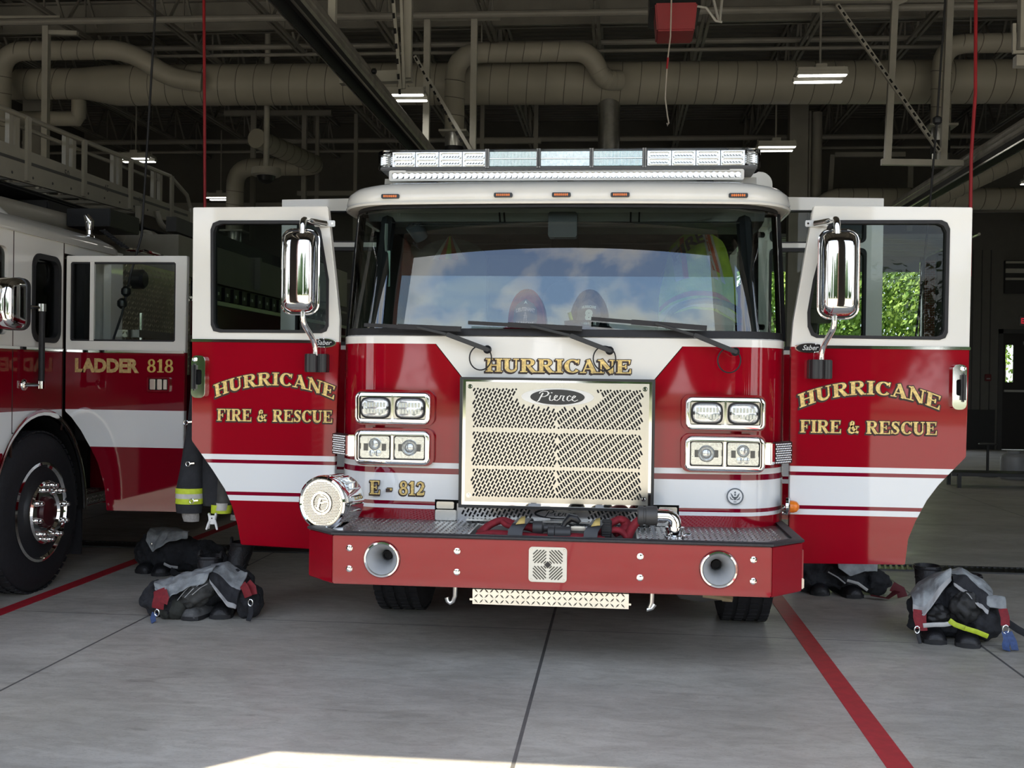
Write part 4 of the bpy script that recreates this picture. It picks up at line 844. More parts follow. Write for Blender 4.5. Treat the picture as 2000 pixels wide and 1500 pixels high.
for s in (-1, 1):
    o, x0, x1, xm = bezel(s, 1.252, 1.42, 'warning_light')
    for a, c_ in ((x0+.022, xm-.01), (xm+.01, x1-.022)):
        m_, zz = (a+c_)/2, 1.336; W2, H2 = (c_-a)/2-.003, .061
        sup = lambda k: [(m_+W2*k*(abs(cos(t))**.42)*(1 if cos(t) > 0 else -1), zz+H2*(k if k == 1 else (1-(1-k)*W2/H2))*(abs(sin(t))**.62)*(1 if sin(t) > 0 else -1)) for t in [2*pi*i/40+.001 for i in range(40)]]
        mk('lens_rim', B().plate(sup(1), [], FY(-.03), 0, .01), BLK, o)
        ln = B(); ln.loft([[(x, -.03-d_, z) for x, z in sup(k)] for k, d_ in ((.90, 0), (.88, .010), (.80, .016))]);
        for r_ in (-.018, .018):
            for i in range(7):
                u = m_-.054+i*.018; ln.box(u-.0065, u+.0065, -.050, -.046, zz+r_-.013, zz+r_+.013)
        mk('led_lens', ln, LENS, o, ang=40)
        mk('clip', B().box(m_-W2*.93, m_-W2*.78, -.05, -.03, zz-.008, zz+.008).box(m_+W2*.78, m_+W2*.93, -.05, -.03, zz-.008, zz+.008), BLKP, o)
    o, x0, x1, xm = bezel(s, 1.024, 1.202, 'headlight')
    for idx, (a, c_) in enumerate(((x0+.022, xm-.01), (xm+.01, x1-.022))):
        m_, zz = (a+c_)/2, 1.113
        mk('lamp_rim', B().plate(rrect(a, c_, zz-.068, zz+.068, .014), [rrect(a+.005, c_-.005, zz-.063, zz+.063, .011)], FY(-.034), 0, .02), BLK, o)
        ln = B(); ln.box(a+.008, c_-.008, -.024, -.02, zz-.06, zz+.06, 0)
        for q in (-1, 1):
            ln.box(m_+q*.062-.022, m_+q*.062+.022, -.032, -.024, zz+.022, zz+.054, 0); ln.box(m_+q*.066-.018, m_+q*.066+.018, -.030, -.024, zz-.052, zz-.012, 0); ln.box(m_+q*.052-.012, m_+q*.052+.012, -.031, -.024, zz-.02, zz+.02, 1)
        outer = (a < m_) and ((idx == 0) == (s < 0))
        if outer: ln.lathe([(.033, 0), (.034, .016), (.028, .02), (.02, .012), (.004, .016)], (m_, -.024, zz+.018), (0, -1, 0), 20, 2); [ln.lathe([(.018, 0), (.017, .01), (.004, .014)], (m_+q*.018, -.024, zz-.034), (0, -1, 0), 14, 2) for q in (-1, 1)]
        else: ln.lathe([(.046, 0), (.046, .01), (.040, .016), (.036, .006), (.034, .008), (.018, .018), (.003, .021)], (m_, -.024, zz), (0, -1, 0), 24, 2)
        mk('lamp', ln, [LED, M('dark bulb', (.10, .10, .10), .3, .5), LENS], o, ang=30)
        cv = B(); cv.plate(rrect(a+.006, c_-.006, zz-.062, zz+.062, .012), [], FY(-.046), 0, .002); mk('lens_cover', cv, glass('clear cover', (.96, .97, .97), 1.3), o, ang=0)
    # wrap-round cornering lamp
    c = B(); P0, P1, P2, P3 = (s*1.142, -.02), (s*1.18, -.035), (s*1.205, 0.0), (s*1.315, .13)
    o2 = mk('corner_lamp', c.loft([[(p[0], p[1]+dy, z) for z in (1.058, 1.18) for dy in ((0, .08) if z < 1.1 else (.08, 0))] for p in (P0, P1, P2)]), CHROME, FE, bevel=.006)
    c = B(); c.loft([[(p[0], p[1]+dy, z) for z in (1.06, 1.178) for dy in ((0, .1) if z < 1.1 else (.1, 0))] for p in (P2, P3)]); mk('lamp_housing', c, BLKP, o2)
    c = B()
    for i in range(9):
        for j in range(9):
            u = (i+.5+(j % 2)*.5)/9.8; p = (P2[0]+(P3[0]-P2[0])*u, P2[1]+(P3[1]-P2[1])*u); c.lathe([(.0062, 0), (.004, .004), (.001, .005)], (p[0], p[1], 1.068+j*.0125), (.0 if s > 0 else 0, -1, 0), 6)
    mk('mesh_lens', c, LED, o2, ang=0, kind='stuff')
mk('side_marker', B().lathe([(.05, 0), (.05, .015), (.044, .02)], (1.29, .165, .812), (1, -.15, 0), 18), CHROME, FE); sm_ = mk('side_lens', B().lathe([(.034, 0), (.034, .02), (.028, .038), (.012, .05), (.002, .052)], (1.312, .162, .812), (1, -.15, 0), 18), AMBER, FE)
# --- bumper
BZ0, BZ1 = .449, .70; OUT = [(-1.284, .3), (-1.284, -.44), (-1.106, -.63), (1.106, -.63), (1.284, -.44), (1.284, .3)]
INN = [(1.24, .3), (1.24, -.42), (1.088, -.59), (-1.088, -.59), (-1.24, -.42), (-1.24, .3)]
b = B()
for s in (-1, 1): b.loft([[(s*x, y, z) for x, y in ((1.284, .3), (1.284, -.44), (1.106, -.63), (1.088, -.59), (1.24, -.42), (1.24, .3))] for z in (BZ0, BZ1)])
b.plate([(-1.106, BZ0), (1.106, BZ0), (1.106, BZ1), (-1.106, BZ1)], [ell(-.848, .581, .084, .084, 40), ell(.848, .581, .084, .084, 40)], FY(-.63), 0, .03)
b.box(-1.1, 1.1, -.63+.03, -.56, BZ0, BZ0+.012)
bp = mk('bumper', b, REDP, FE, bevel=.006)
b = B(); b.loft([[(x*k, y*k if y < 0 else y, z) for x, y in OUT+INN] for z, k in ((.698, 1.0), (.702, 1.007), (.712, 1.007), (.717, .998))]); mk('rubber_lip', b, M('rubber edge', (.03, .03, .034), .5, var=.2, scale=60, bump=.3, bscale=300), bp, ang=40)
dk = B(); dk.plate([(-1.25, .15), (-1.25, -.42), (-1.09, -.585), (1.09, -.585), (1.25, -.42), (1.25, .15)], [[(-.42, -.56), (.45, -.56), (.45, -.10), (-.42, -.10)]], FZ(.690), 0, .012)
dkp = mk('deck', dk, TREADD, bp, ang=0)
b = B()
for u0, u1, v0, v1 in ((-1.2, -.42, -.44, .06), (.45, 1.2, -.44, .06), (-1.05, -.42, -.58, -.44), (.45, 1.05, -.58, -.44), (-.42, .45, -.1, .0)): treads(b, u0, u1, v0, v1, FZ2 if 0 else (lambda u, v, w_: (u, v, .7022+w_)), .030, .026, .009, .0022)
mk('tread_pattern', b, TREAD, dkp, ang=0, kind='stuff')
b = B(); b.box(-.42, .45, -.56, -.1, .56, .575); b.box(-.425, -.415, -.57, -.09, .56, .705); b.box(.445, .455, -.57, -.09, .56, .705); b.box(-.42, .45, -.115, -.10, .56, .70); mk('hose_tray', b, ALU, bp)
bolt = None
for x in (-1.017, -.461, .461, 1.017):
    for z in (.634, .528):
        if bolt is None: bolt = mk('bolt', B().lathe([(.0165, 0), (.0165, .002), (.012, .003), (.011, .010), (.004, .011)], (x, -.63, z), (0, -1, 0), 18), CHROME, bp); bx = (x, z)
        else: dup(bolt, (x-bx[0], 0, z-bx[1]))
for s in (-1, 1):
    x, z = s*.848, .581; h = mk('air_horn', B().lathe([(.092, -.002), (.094, .004), (.090, .011), (.082, .012), (.078, .005), (.060, -.035), (.042, -.09), (.028, -.16), (.021, -.22)], (x, -.631, z), (0, -1, 0), 44, cap=False), CHROME, bp)
    mk('horn_bell', B().lathe([(.0775, .002), (.066, -.02), (.05, -.055), (.036, -.10), (.0255, -.16), (.021, -.2)], (x, -.634, z), (0, -1, 0), 40, cap=False), M('horn grey', (.58, .60, .62), .32, .35, var=.05), h)
    mk('horn_throat', B().lathe([(.024, -.15), (.024, -.135), (.019, -.135), (.019, -.2), (.002, -.2)], (x, -.634, z), (0, -1, 0), 24), DARKH, h)
    mk('horn_ring', B().lathe([(.096, 0), (.096, .002), (.09, .002)], (x, -.6295, z), (0, -1, 0), 40, cap=False), EDGE, h)
sp = mk('siren_speaker', B().plate(rrect(-.096, .096, .492, .668, .018, 4), [], FY(-.63), -.008, 0, 0), M('ivory grille', (.80, .76, .64), .4, var=.04), bp, bevel=.002)
b = B(); cx, cz = 0, .58
for q1 in (-1, 1):
    for q2 in (-1, 1):
        for k in range(8):
            d0 = .026+k*.0165; a0, a1 = (max(.008, d0-.074), min(d0-.008, .074)) if d0 > .03 else (.008, d0-.006)
            if a1-a0 < .008: continue
            b.bar((cx+q1*a0, -.6385, cz+q2*(d0-a0)), (cx+q1*a1, -.6385, cz+q2*(d0-a1)), .0055, .002, up=(0, 1, 0))
mk('slot', b, M('slot olive', (.07, .065, .05), .6), sp, ang=0, kind='stuff')
b = B(); b.plate([(0, cz-.018), (.018, cz), (0, cz+.018), (-.018, cz)], [], FY(-.6385), -.001, .001); mk('diamond_badge', b, BLKP, sp, ang=0)
for x in (-.082, .082):
    for z in (.505, .655): mk('screw', B().lathe([(.005, 0), (.003, .003)], (x, -.638, z), (0, -1, 0), 8), ALU, sp)
for x in (-.497, .517): mk('tow_hook', B().tube([(x+.01, -.5, .45), (x+.008, -.5, .38), (x-.002, -.5, .352), (x-.016, -.5, .343), (x-.028 if x < 0 else x+.01, -.5, .352), (x-.034 if x < 0 else x+.024, -.5, .372)], .012, 10), ALU, bp)
b = B(); b.box(-.39, .408, -.548, -.542, .352, .435); b.box(-.39, .408, -.548, -.3, .428, .434); b.box(-.405, -.39, -.546, -.54, .37, .38); b.box(.408, .42, -.546, -.54, .37, .38); fl = mk('tread_flap', b, M('bright treadplate', (.80, .78, .72), .3, 1, var=.04), bp, ang=0)
b = B(); treads(b, -.385, .403, .354, .433, lambda u, v, w_: (u, -.548-w_, v), .0268, .030, .0085, .0035); mk('tread_pattern', b, M('tread lozenge', (.30, .29, .25), .35, .9), fl, ang=0, kind='stuff')
mk('side_lamp', B().box(1.28, 1.298, -.40, -.30, .50, .66), M('side lamp red', (.4, .05, .06), .25), bp, bevel=.008); mk('side_lamp', B().box(1.28, 1.306, -.38, -.31, .45, .505), ALU, bp, bevel=.005)
mk('air_line', B().tube([(.62, -.2, .46), (.7, -.22, .38), (.8, -.22, .37), (.9, -.25, .39)], .035, 10), DSTEEL, bp); mk('air_coupling', B().tube([(.80, -.3, .392), (.90, -.32, .384)], [.018, .018], 10).tube([(.90, -.32, .384), (.95, -.33, .378)], [.024, .018], 8), M('brass', (.45, .36, .22), .4, .6), bp)
# --- round chrome siren on the bumper deck
cx, cy, cz = -1.215, -.44, .838; ax = Vector((-.30, -1, .0)).normalized()
sr = mk('siren', B().lathe([(.09, -.24), (.12, -.235), (.138, -.2), (.138, -.05), (.146, -.045), (.146, -.01), (.142, .004), (.132, .010), (.124, .002)], (cx, cy, cz), ax, 48), CHROME, FE, ang=40)
a_ = Vector((ax.y, -ax.x, 0))*-1; u_ = Vector((0, 0, 1)); PS = lambda u, v, d: Vector((cx, cy, cz))+a_*u+u_*v+ax*(.004+d)
mk('siren_face', B().plate(ell(0, 0, .124, .124, 48), [], PS, -.002, 0), M('siren satin', (.84, .82, .76), .25, .9), sr, ang=0)
b = B(); r_ = 0
for j in range(-13, 14):
    for i in range(-14, 15):
        u, v = (i+(j % 2)*.5)*.0083, j*.0083
        if u*u+v*v < .114**2: b.add([PS(u+.0026*cos(q), v+.0026*sin(q), .001) for q in (0, 1.26, 2.51, 3.77, 5.03)], [(0, 1, 2, 3, 4)])
mk('perforation', b, DARKH, sr, ang=0, kind='stuff')
b = B(); strokes(b, [[(.056*cos(radians(a)), .056*sin(radians(a)), .013) for a in range(0, 361, 10)], [(.042*cos(radians(a)), .042*sin(radians(a)), .006) for a in range(200, 560, 12)][:22], [(-.022, -.03, .014), (-.006, .026, .014)], [(-.012, .024, .008), (.03, .024, .008)], [(-.006, .0, .008), (.04, .012, .008)], [(-.03, -.032, .006), (-.01, -.032, .006)], [(0, .05, .01), (0, .062, .008)], [(0, -.05, .01), (0, -.062, .008)]], PS, 0, .006)
mk('siren_emblem', b, CHROME, sr, ang=0)
b = B()
for k in range(11):
    a = radians(-20+k*17); c_ = Vector((cx, cy, cz))+(a_*cos(a)+u_*sin(a))*.139-ax*.12; t_ = (-a_*sin(a)+u_*cos(a)); b.bar(c_-ax*.06, c_+ax*.06, .006, .006)
mk('siren_rib', b, CHROME, sr, ang=0, kind='stuff'); mk('siren_foot', B().box(-1.24, -1.10, -.44, -.25, .70, .72).tube([(-1.14, -.33, .705), (-1.16, -.33, .76)], .03, 10), CHROME, sr)
# --- discharge elbow on the deck
el = mk('discharge_elbow', B().tube(fillet([(.64, -.42, .70), (.64, -.42, .812), (.54, -.42, .812)], .07, 8), .036, 20).lathe([(.055, 0), (.055, .012), (.045, .016), (.045, .04), (.05, .042), (.05, .055), (.036, .058)], (.64, -.42, .703), (0, 0, 1), 24), CHROME, FE)
for a in (0, 120, 240): mk('lug', B().bar((.64+.05*cos(radians(a)), -.42+.05*sin(radians(a)), .722), (.64+.085*cos(radians(a)), -.42+.085*sin(radians(a)), .722), .014), CHROME, el, bevel=.003)
mk('coupling', B().lathe([(.038, 0), (.05, .004), (.05, .06), (.046, .062), (.046, .072), (.05, .075), (.05, .1), (.04, .104)], (.552, -.42, .812), (-1, 0, 0), 28), M('coupling grey', (.06, .06, .06), .5), el)
# --- front doors
def door(s, outline, win, hx0, hx1, hurr, fire, mir, nm):
    y = .20; d = mk('front_door', B().plate(outline, [win], FY(y), 0, .055), DOORP, FE, bevel=.004, label=nm)
    cx = sum(p[0] for p in win)/len(win); cz = sum(p[1] for p in win)/len(win)
    inn = [(cx+(p[0]-cx)*.965, cz+(p[1]-cz)*.957) for p in win]; out = [(cx+(p[0]-cx)*1.012, cz+(p[1]-cz)*1.014) for p in win]
    mk('window_rubber', B().plate(out, [inn], FY(y-.006), 0, .066), BLK, d); mk('window_glass', B().plate(inn, [], FY(y+.025), 0, .004), GLASSS, d, ang=0)
    xa, xb = sorted((outline[0][0], hx0)); mk('chrome_strip', B().box(min(p[0] for p in outline)+(0 if s < 0 else .02), max(p[0] for p in outline)-(.02 if s < 0 else 0), y-.01, y, 1.705, 1.722), CHROME, d, bevel=.003)
    h0, h1 = sorted((hx0, hx1)); hz0, hz1 = 1.372, 1.623
    h = mk('door_handle', B().plate(rrect(h0, h1, hz0, hz1, .03, 4), [rrect(h0+.02, h1-.022, 1.45, 1.54, .012, 3)], FY(y-.035), 0, .035), CHROME, d, bevel=.008)
    gx = h1-.022 if s > 0 else h0+.022
    mk('handle_grip', B().box(gx-.014, gx+.014, y-.06, y-.02, 1.415, 1.575), BLKP, h, bevel=.01)
    mk('handle_lock', B().lathe([(.014, 0), (.014, .008), (.01, .01), (.003, .008)], (gx, y-.035, 1.6), (0, -1, 0), 16), CHROME, h); mk('handle_well', B().box(h0+.018, h1-.02, y-.008, y-.004, 1.448, 1.542), DARKH, h)
    x0, x1, zb, rise, hh = hurr
    def arcp(u, v, dd):
        k = (u-(x0+x1)/2)/((x1-x0)/2); zz = zb+rise*(1-k*k); sl = -2*rise*k/((x1-x0)/2)*.62
        return (u-v*sl*.55, y-.0015-dd, zz+v)
    serif('HURRICANE', d, x0, x1, hh, arcp, edge=.06, shadow=.05); x0, x1, zb, hh = fire
    serif('FIRE & RESCUE', d, x0, x1, hh, lambda u, v, dd: (u, y-.0015-dd, zb+v), edge=.06, shadow=.05)
    # oval model plate
    bx0, bx1 = (1.331, 1.495) if s > 0 else (-1.462, -1.316); bc = (bx0+bx1)/2
    o = mk('name_plate', B().plate(ell(bc, 1.706, (bx1-bx0)/2, .027, 36), [], FY(y-.014), 0, .01), CHROME, d); mk('plate_field', B().plate(ell(bc, 1.706, (bx1-bx0)/2-.006, .022, 36), [], FY(y-.0155), 0, .001), DARKH, o, ang=0)
    sans('Saber', .04, lambda u, v, dd: (bc+u, y-.0158-dd, 1.695+v), M('plate silver', (.7, .72, .72), .3), o, shear=.35, width=.09, bold=.0004, d=.0006)
    # mirror on its chrome arms
    mx, mz, mh = mir; rg = []
    for t in range(15):
        q = t/14*2-1; k = max(.12, (1-abs(q)**7)**.4); zz = mz+mh/2*q; rg.append([(mx+.098*(.55+.45*k)*(abs(cos(a))**.55)*(1 if cos(a) > 0 else -1), .03-.085*k*abs(sin(a))**.75, zz) for a in [pi*j/18 for j in range(19)]]+[(mx-.09*(.55+.45*k), .06, zz), (mx+.09*(.55+.45*k), .06, zz)])
    m_ = mk('mirror', B().loft(rg), CHROME, FE, ang=50)
    ro = rrect(mx-.104, mx+.104, mz-mh/2-.004, mz+mh/2+.004, .06, 6); mk('mirror_back', B().loft([[(x, .02, z) for x, z in ro], [(x+(.02*s), .10, z) for x, z in ro]]), BLKP, m_, ang=40)
    ro2 = rrect(mx-.107, mx+.107, mz-mh/2-.006, mz+mh/2+.006, .062, 6); mk('mirror_rim', B().tube([(x, .025, z) for x, z in ro2], .007, 6, closed=True), CHROME, m_)
    ax_ = mx-s*.09 if s > 0 else mx+.09
    top = fillet([(mx-s*.1, y-.015, mz+mh/2+.062), (mx-s*.02, y-.1, mz+mh/2+.068), (mx-s*.018, .0, mz+mh/2+.06), (mx-s*.015, .0, mz+mh/2-.02)], .05, 5); mk('mirror_arm', B().tube(top, .019, 12), CHROME, m_)
    px0, px1 = sorted((mx-s*.03, mx-s*.155)); mk('mirror_bracket', B().box(px0, px1, y-.012, y, mz+mh/2+.045, mz+mh/2+.082), ALU, m_, bevel=.004)
    c = B()
    for px in (mx-s*.09, mx-s*.14): c.lathe([(.008, 0), (.006, .005), (.002, .005)], (px, y-.012, mz+mh/2+.063), (0, -1, 0), 8)
    mk('bracket_screw', c, CHROME, m_, kind='stuff')
    bx = mx-s*.068; low = fillet([(mx-s*.02, .02, mz-mh/2+.02), (mx-s*.018, .02, mz-mh/2-.05), (bx+s*.008, .1, mz-mh/2-.15), (bx, .12, mz-mh/2-.2), (bx, .12, 1.63)], .08, 5); mk('mirror_arm', B().tube(low, .0165, 12), CHROME, m_)
    b0 = B(); b0.tube([(bx+s*.025 if s < 0 else bx-.02, .13, 1.533), (bx+s*.025 if s < 0 else bx-.02, .13, 1.64)], .042, 20); b0.box(bx-.065, bx+.062, .12, .2, 1.533, 1.64); b0.tube([(bx+.035, .145, 1.533), (bx+.035, .145, 1.64)], .03, 16)
    mk('mirror_mount', b0, BLKP, m_, bevel=.004); return d
OR = [(1.318, .486), (1.957, .496), (1.972, .64), (2.01, .74), (2.07, .86), (2.13, .945), (2.191, 1.013), (2.278, 1.107), (2.287, 1.69), (2.292, 2.50), (1.427, 2.51), (1.322, 1.85), (1.312, 1.705)]
WR = [(1.405, 1.83), (1.402, 1.91), (1.43, 2.09), (1.505, 2.39), (1.525, 2.415), (1.565, 2.424)]+arc((2.115, 2.373), .052, 80, 0, 5)[:0]+[(2.12, 2.424), (2.15, 2.41), (2.166, 2.375), (2.163, 1.805), (2.15, 1.775), (2.12, 1.764), (1.455, 1.768), (1.425, 1.782)]
OL = [(-1.328, .483), (-1.882, .501), (-1.905, .62), (-1.94, .73), (-1.985, .83), (-2.06, .94), (-2.179, 1.098), (-2.192, 1.115), (-2.197, 1.76), (-2.20, 2.507), (-1.379, 2.512), (-1.3, 1.85), (-1.302, 1.705)]
WL = [(-1.368, 1.81), (-1.369, 2.08), (-1.42, 2.36), (-1.44, 2.405), (-1.49, 2.424), (-2.03, 2.424), (-2.07, 2.408), (-2.084, 2.37), (-2.076, 1.81), (-2.06, 1.775), (-2.02, 1.766), (-1.41, 1.768), (-1.38, 1.78)]
door(1, OR, WR, 2.189, 2.266, (1.362, 2.13, 1.366, .083, .076), (1.366, 2.118, 1.228, .072), (1.533, 2.108, .475), 'open front door at the right with a large rectangular window')
door(-1, OL, WL, -2.186, -2.1, (-2.048, -1.324, 1.373, .079, .076), (-2.036, -1.332, 1.236, .072), (-1.486, 2.108, .475), 'open front door at the left with a large rectangular window')
# --- rear (crew) doors, also open
for s in (-1, 1):
    X = lambda v: s*v; y = 2.08
    ho = [(X(1.31), .5), (X(2.25), .5), (X(2.25), 2.86), (X(1.31), 2.875)]; w1 = rrect(*sorted((X(1.44), X(2.125))), 2.535, 2.772, .04, 4); w2 = rrect(*sorted((X(1.44), X(2.13))), 1.75, 2.492, .04, 4)
    d = mk('rear_door', B().plate(ho, [w1, w2], FY(y), 0, .055), DOORP, FE, bevel=.004, label='taller rear crew door standing open behind the %s front door' % ('right' if s > 0 else 'left'))
    for w_ in (w1, w2):
        cx = sum(p[0] for p in w_)/len(w_); cz = sum(p[1] for p in w_)/len(w_); inn = [(cx+(p[0]-cx)*.955, cz+(p[1]-cz)*.94) for p in w_]
        mk('window_rubber', B().plate([(cx+(p[0]-cx)*1.012, cz+(p[1]-cz)*1.014) for p in w_], [inn], FY(y-.005), 0, .065), BLK, d); mk('window_glass', B().plate(inn, [], FY(y+.025), 0, .004), GLASSC, d, ang=0)
# --- wheels
def wheel_part(parent, x, y, r, wd, s, rim=True, name='front_wheel'):
    prof = [(r*.62, -wd/2), (r*.80, -wd/2-.012), (r*.93, -wd/2+.005), (r*.985, -wd/2+.03), (r, -wd/2+.06), (r, wd/2-.06), (r*.985, wd/2-.03), (r*.93, wd/2-.005), (r*.80, wd/2+.012), (r*.62, wd/2)]
    w_ = mk(name, B().lathe(prof, (x, y, r), (s, 0, 0), 56), TYRE, parent, ang=40)
    c = B()
    for k in range(56):
        a = 2*pi*k/56
        for q in (-.36, -.12, .12, .36):
            o = Vector((x+wd*q, y+(r+.001)*cos(a), r+(r+.001)*sin(a))); t_ = Vector((0, -sin(a), cos(a))); c.bar(o-t_*.02, o+t_*.02, .05, .012)
    mk('tread_block', c, TYRE, w_, ang=0, kind='stuff')
    if rim:
        h = wd/2
        mk('rim', B().lathe([(r*.60, h-.01), (r*.622, h+.012), (r*.59, h+.018), (r*.565, h+.0), (r*.53, h-.028), (r*.46, h-.05), (r*.415, h-.045), (r*.40, h-.01), (r*.395, h+.045), (r*.375, h+.058), (r*.28, h+.058), (r*.25, h+.03), (r*.02, h+.03)], (x, y, r), (s, 0, 0), 48), CHROME, w_, ang=30)
        n0 = None
        for k in range(10):
            a = 2*pi*k/10+.2; o = (x+s*(h+.03), y+r*.335*cos(a), r+r*.335*sin(a))
            mk('lug_nut', B().lathe([(.021, 0), (.021, .05), (.016, .058), (.018, .07), (.012, .085), (.002, .088)], o, (s, 0, 0), 12), CHROME, w_)
        mk('hub', B().lathe([(r*.2, h+.0), (r*.2, h+.05), (r*.17, h+.07), (r*.1, h+.08), (r*.02, h+.08)], (x, y, r), (s, 0, 0), 20), M('hub red', (.06, .01, .014), .3), w_)
    return w_
wheel_part(FE, -1.02, .98, .535, .31, -1, rim=True); wheel_part(FE, 1.14, .98, .535, .31, 1, rim=True)
for s in (-1, 1): wheel_part(FE, s*1.05, 7.0, .535, .5, s, rim=False, name='rear_wheel')
# --- cab interior
DASH = M('dashboard vinyl', (.02, .021, .022), .6, var=.1, bump=.2, bscale=80)
b = B(); b.loft([[(x, y, z) for y, z in ((.13, 1.5), (.15, 1.74), (.3, 1.765), (.52, 1.74), (.60, 1.66), (.62, 1.4), (.3, 1.3))] for x in (-1.02, -.4, .4, 1.02)]); mk('dashboard', b, DASH, FE, ang=30)
mk('engine_cover', B().box(-.42, .42, .62, 2.0, .7, 1.62), DASH, FE, bevel=.05)
mk('headliner', B().box(-1.2, 1.2, .42, 3.9, 2.50, 2.53), M('headliner dark', (.04, .042, .042), .8, var=.06), FE, ang=20)
mk('overhead_console', B().loft([[(x, y, z) for y, z in ((.38, 2.53), (.385, 2.50), (.43, 2.455), (.60, 2.438), (.9, 2.44), (.9, 2.53))] for x in (-1.18, 1.18)]), M('console grey', (.46, .47, .46), .6, var=.06), FE, ang=30)
for x in (-.38, -.352, .40, .45): mk('console_seam', B().bar((x, .380, 2.50), (x, .427, 2.452), .010), BLK, FE)
mk('rear_bulkhead', B().box(-1.22, 1.22, 2.9, 2.95, .7, 2.5), M('dark trim', (.012, .013, .013), .8), FE)
mk('console', B().plate(rrect(-.085, .085, 2.35, 2.5, .015), [], FY(.34), 0, .1), BLKP, FE, bevel=.006); mk('curtain_rod', B().tube([(-1.1, .40, 2.443), (1.1, .40, 2.443)], .004, 6).tube([(-.9, .42, 2.43), (-.1, .42, 2.425), (.5, .42, 2.435), (.75, .42, 2.445), (.88, .4, 2.47)], .003, 6), ALU, FE)
mk('dome_camera', B().tube([(-.91, .45, 2.44), (-.87, .5, 2.36)], [.055, .045], 14).tube([(-.91, .45, 2.44), (-.94, .5, 2.5)], .012, 8), M('camera grey', (.10, .11, .12), .4), FE)
def seat(cx, y, top, name='seat'):
    o = mk(name, B().box(cx-.26, cx+.26, y-.5, y+.02, 1.2, 1.36), M('seat fabric', (.05, .052, .055), .85, var=.15, bump=.2), FE, bevel=.04)
    pr_ = [(cx-.25, 1.3), (cx+.25, 1.3), (cx+.25, top-.16)]+[(cx+.25*cos(radians(a)), top-.16+.16*sin(radians(a))) for a in range(15, 180, 15)]+[(cx-.25, top-.16)]
    mk('backrest', B().plate(pr_, [], FY(y), 0, .14), M('seat panel grey', (.14, .15, .15), .7, var=.1), o, bevel=.02); return o
seat(-.82, 1.35, 2.47); seat(.86, 1.36, 2.35); seat(0, 2.4, 2.3)
stw = mk('steering_wheel', B().tube([(.87+.24*cos(t), .60+.24*sin(t)*.55, 1.86+.24*sin(t)*.62) for t in [2*pi*k/40 for k in range(40)]], .018, 10, closed=True).bar((.63, .6, 1.86), (1.11, .6, 1.86), .03, .012).bar((.87, .6, 1.86), (.87, .47, 1.71), .03, .012), M('steering wheel grey', (.05, .055, .06), .5), FE)
mk('steering_column', B().tube([(.87, .6, 1.86), (.87, .35, 1.55)], .035, 10), BLKP, stw)
mk('red_case', B().box(1.12, 1.2, 1.2, 1.4, 1.8, 2.15), M('case red', (.25, .01, .02), .5), FE, bevel=.01)
for s in (-1, 1): mk('grab_handle', B().tube(fillet([(s*1.2, .55, 1.84), (s*1.15, .52, 1.84), (s*1.15, .58, 2.4), (s*1.2, .62, 2.4)], .05, 4), .018, 8), BLKP, FE)
# ================================================================== the ladder truck in the next bay
LT = thing('ladder_truck', 'dark red and white ladder truck marked LADDER 818 at the left, its crew door open', 'ladder truck', (-4.9, 1, 0))
XS = -3.6; HY, HZ = 1.05, .55
def archpts(ry, rz, n=14, a0=0, a1=180): return [(HY+ry*cos(radians(a0+(a1-a0)*i/n)), .50+rz*sin(radians(a0+(a1-a0)*i/n))) for i in range(n+1)]
side = [(-.9, .5), (-.9, 2.46), (1.335, 2.46), (1.335, .5+.73*sin(math.acos((1.335-HY)/.62)))]+[p for p in archpts(.62, .73) if p[0] < 1.33]
win = rrect(.925, 1.262, 1.735, 2.30, .08, 5)
b = B(); b.plate(side, [win, rrect(-.5, .62, 1.75, 2.32, .06, 4)], FX(XS-.06), 0, .06); b.plate([(2.06, .5), (2.26, .5), (2.26, 2.46), (2.06, 2.46)], [], FX(XS-.06), 0, .06)
b.box(XS-.06, XS, 1.335, 2.1, 2.36, 2.46); b.box(XS-2.6, XS-.06, -.95, -.9, .5, 1.7); b.box(-6.26, -6.2, -.9, 2.26, .5, 2.46); b.box(-6.2, XS-.06, 2.2, 2.26, .5, 2.46); b.box(-6.2, XS-.06, -.9, 2.2, .5, .56)
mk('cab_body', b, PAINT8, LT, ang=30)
b = B(); R_ = rrect(-6.28, XS+.02, -1.0, 2.32, .25, 6); cx, cy = -4.93, .6
b.loft([[(cx+(x-cx)*k, cy+(y-cy)*k, z) for x, y in R_] for z, k in ((2.43, 1.0), (2.47, 1.0), (2.50, .985), (2.545, .93), (2.60, .80), (2.63, .6))]); mk('cab_roof', b, M('ladder truck white', (.60, .59, .54), .15, var=.03), LT, ang=50)
mk('roof_pod', B().lathe([(.42, 0), (.40, .08), (.33, .15), (.2, .2), (.03, .22)], (-4.1, .72, 2.47), (0, 0, 1), 28), WHITEP, LT)
mk('window_rubber', B().plate(rrect(.905, 1.282, 1.715, 2.32, .09, 5), [rrect(.94, 1.247, 1.75, 2.285, .07, 5)], FX(XS-.05), 0, .06), BLK, LT); mk('window_glass', B().plate(rrect(.935, 1.252, 1.745, 2.29, .07, 5), [], FX(XS-.03), 0, .004), GLASSS, LT, ang=0); mk('window_glass', B().plate(rrect(-.5, .62, 1.75, 2.32, .06, 4), [], FX(XS-.03), 0, .004), GLASSS, LT, ang=0)
mk('window_post', B().box(XS-.12, XS-.08, 1.04, 1.1, 1.7, 2.35), M('inner post grey', (.2, .22, .24), .6), LT)
mk('door_seam', B().box(XS-.01, XS+.0008, .675, .684, .95, 2.44).box(XS-.01, XS+.0008, 1.322, 1.336, 1.1, 2.44), EDGE, LT, ang=0)
mk('belt_strip', B().box(XS, XS+.01, -.9, 1.32, 1.66, 1.678), CHROME, LT)
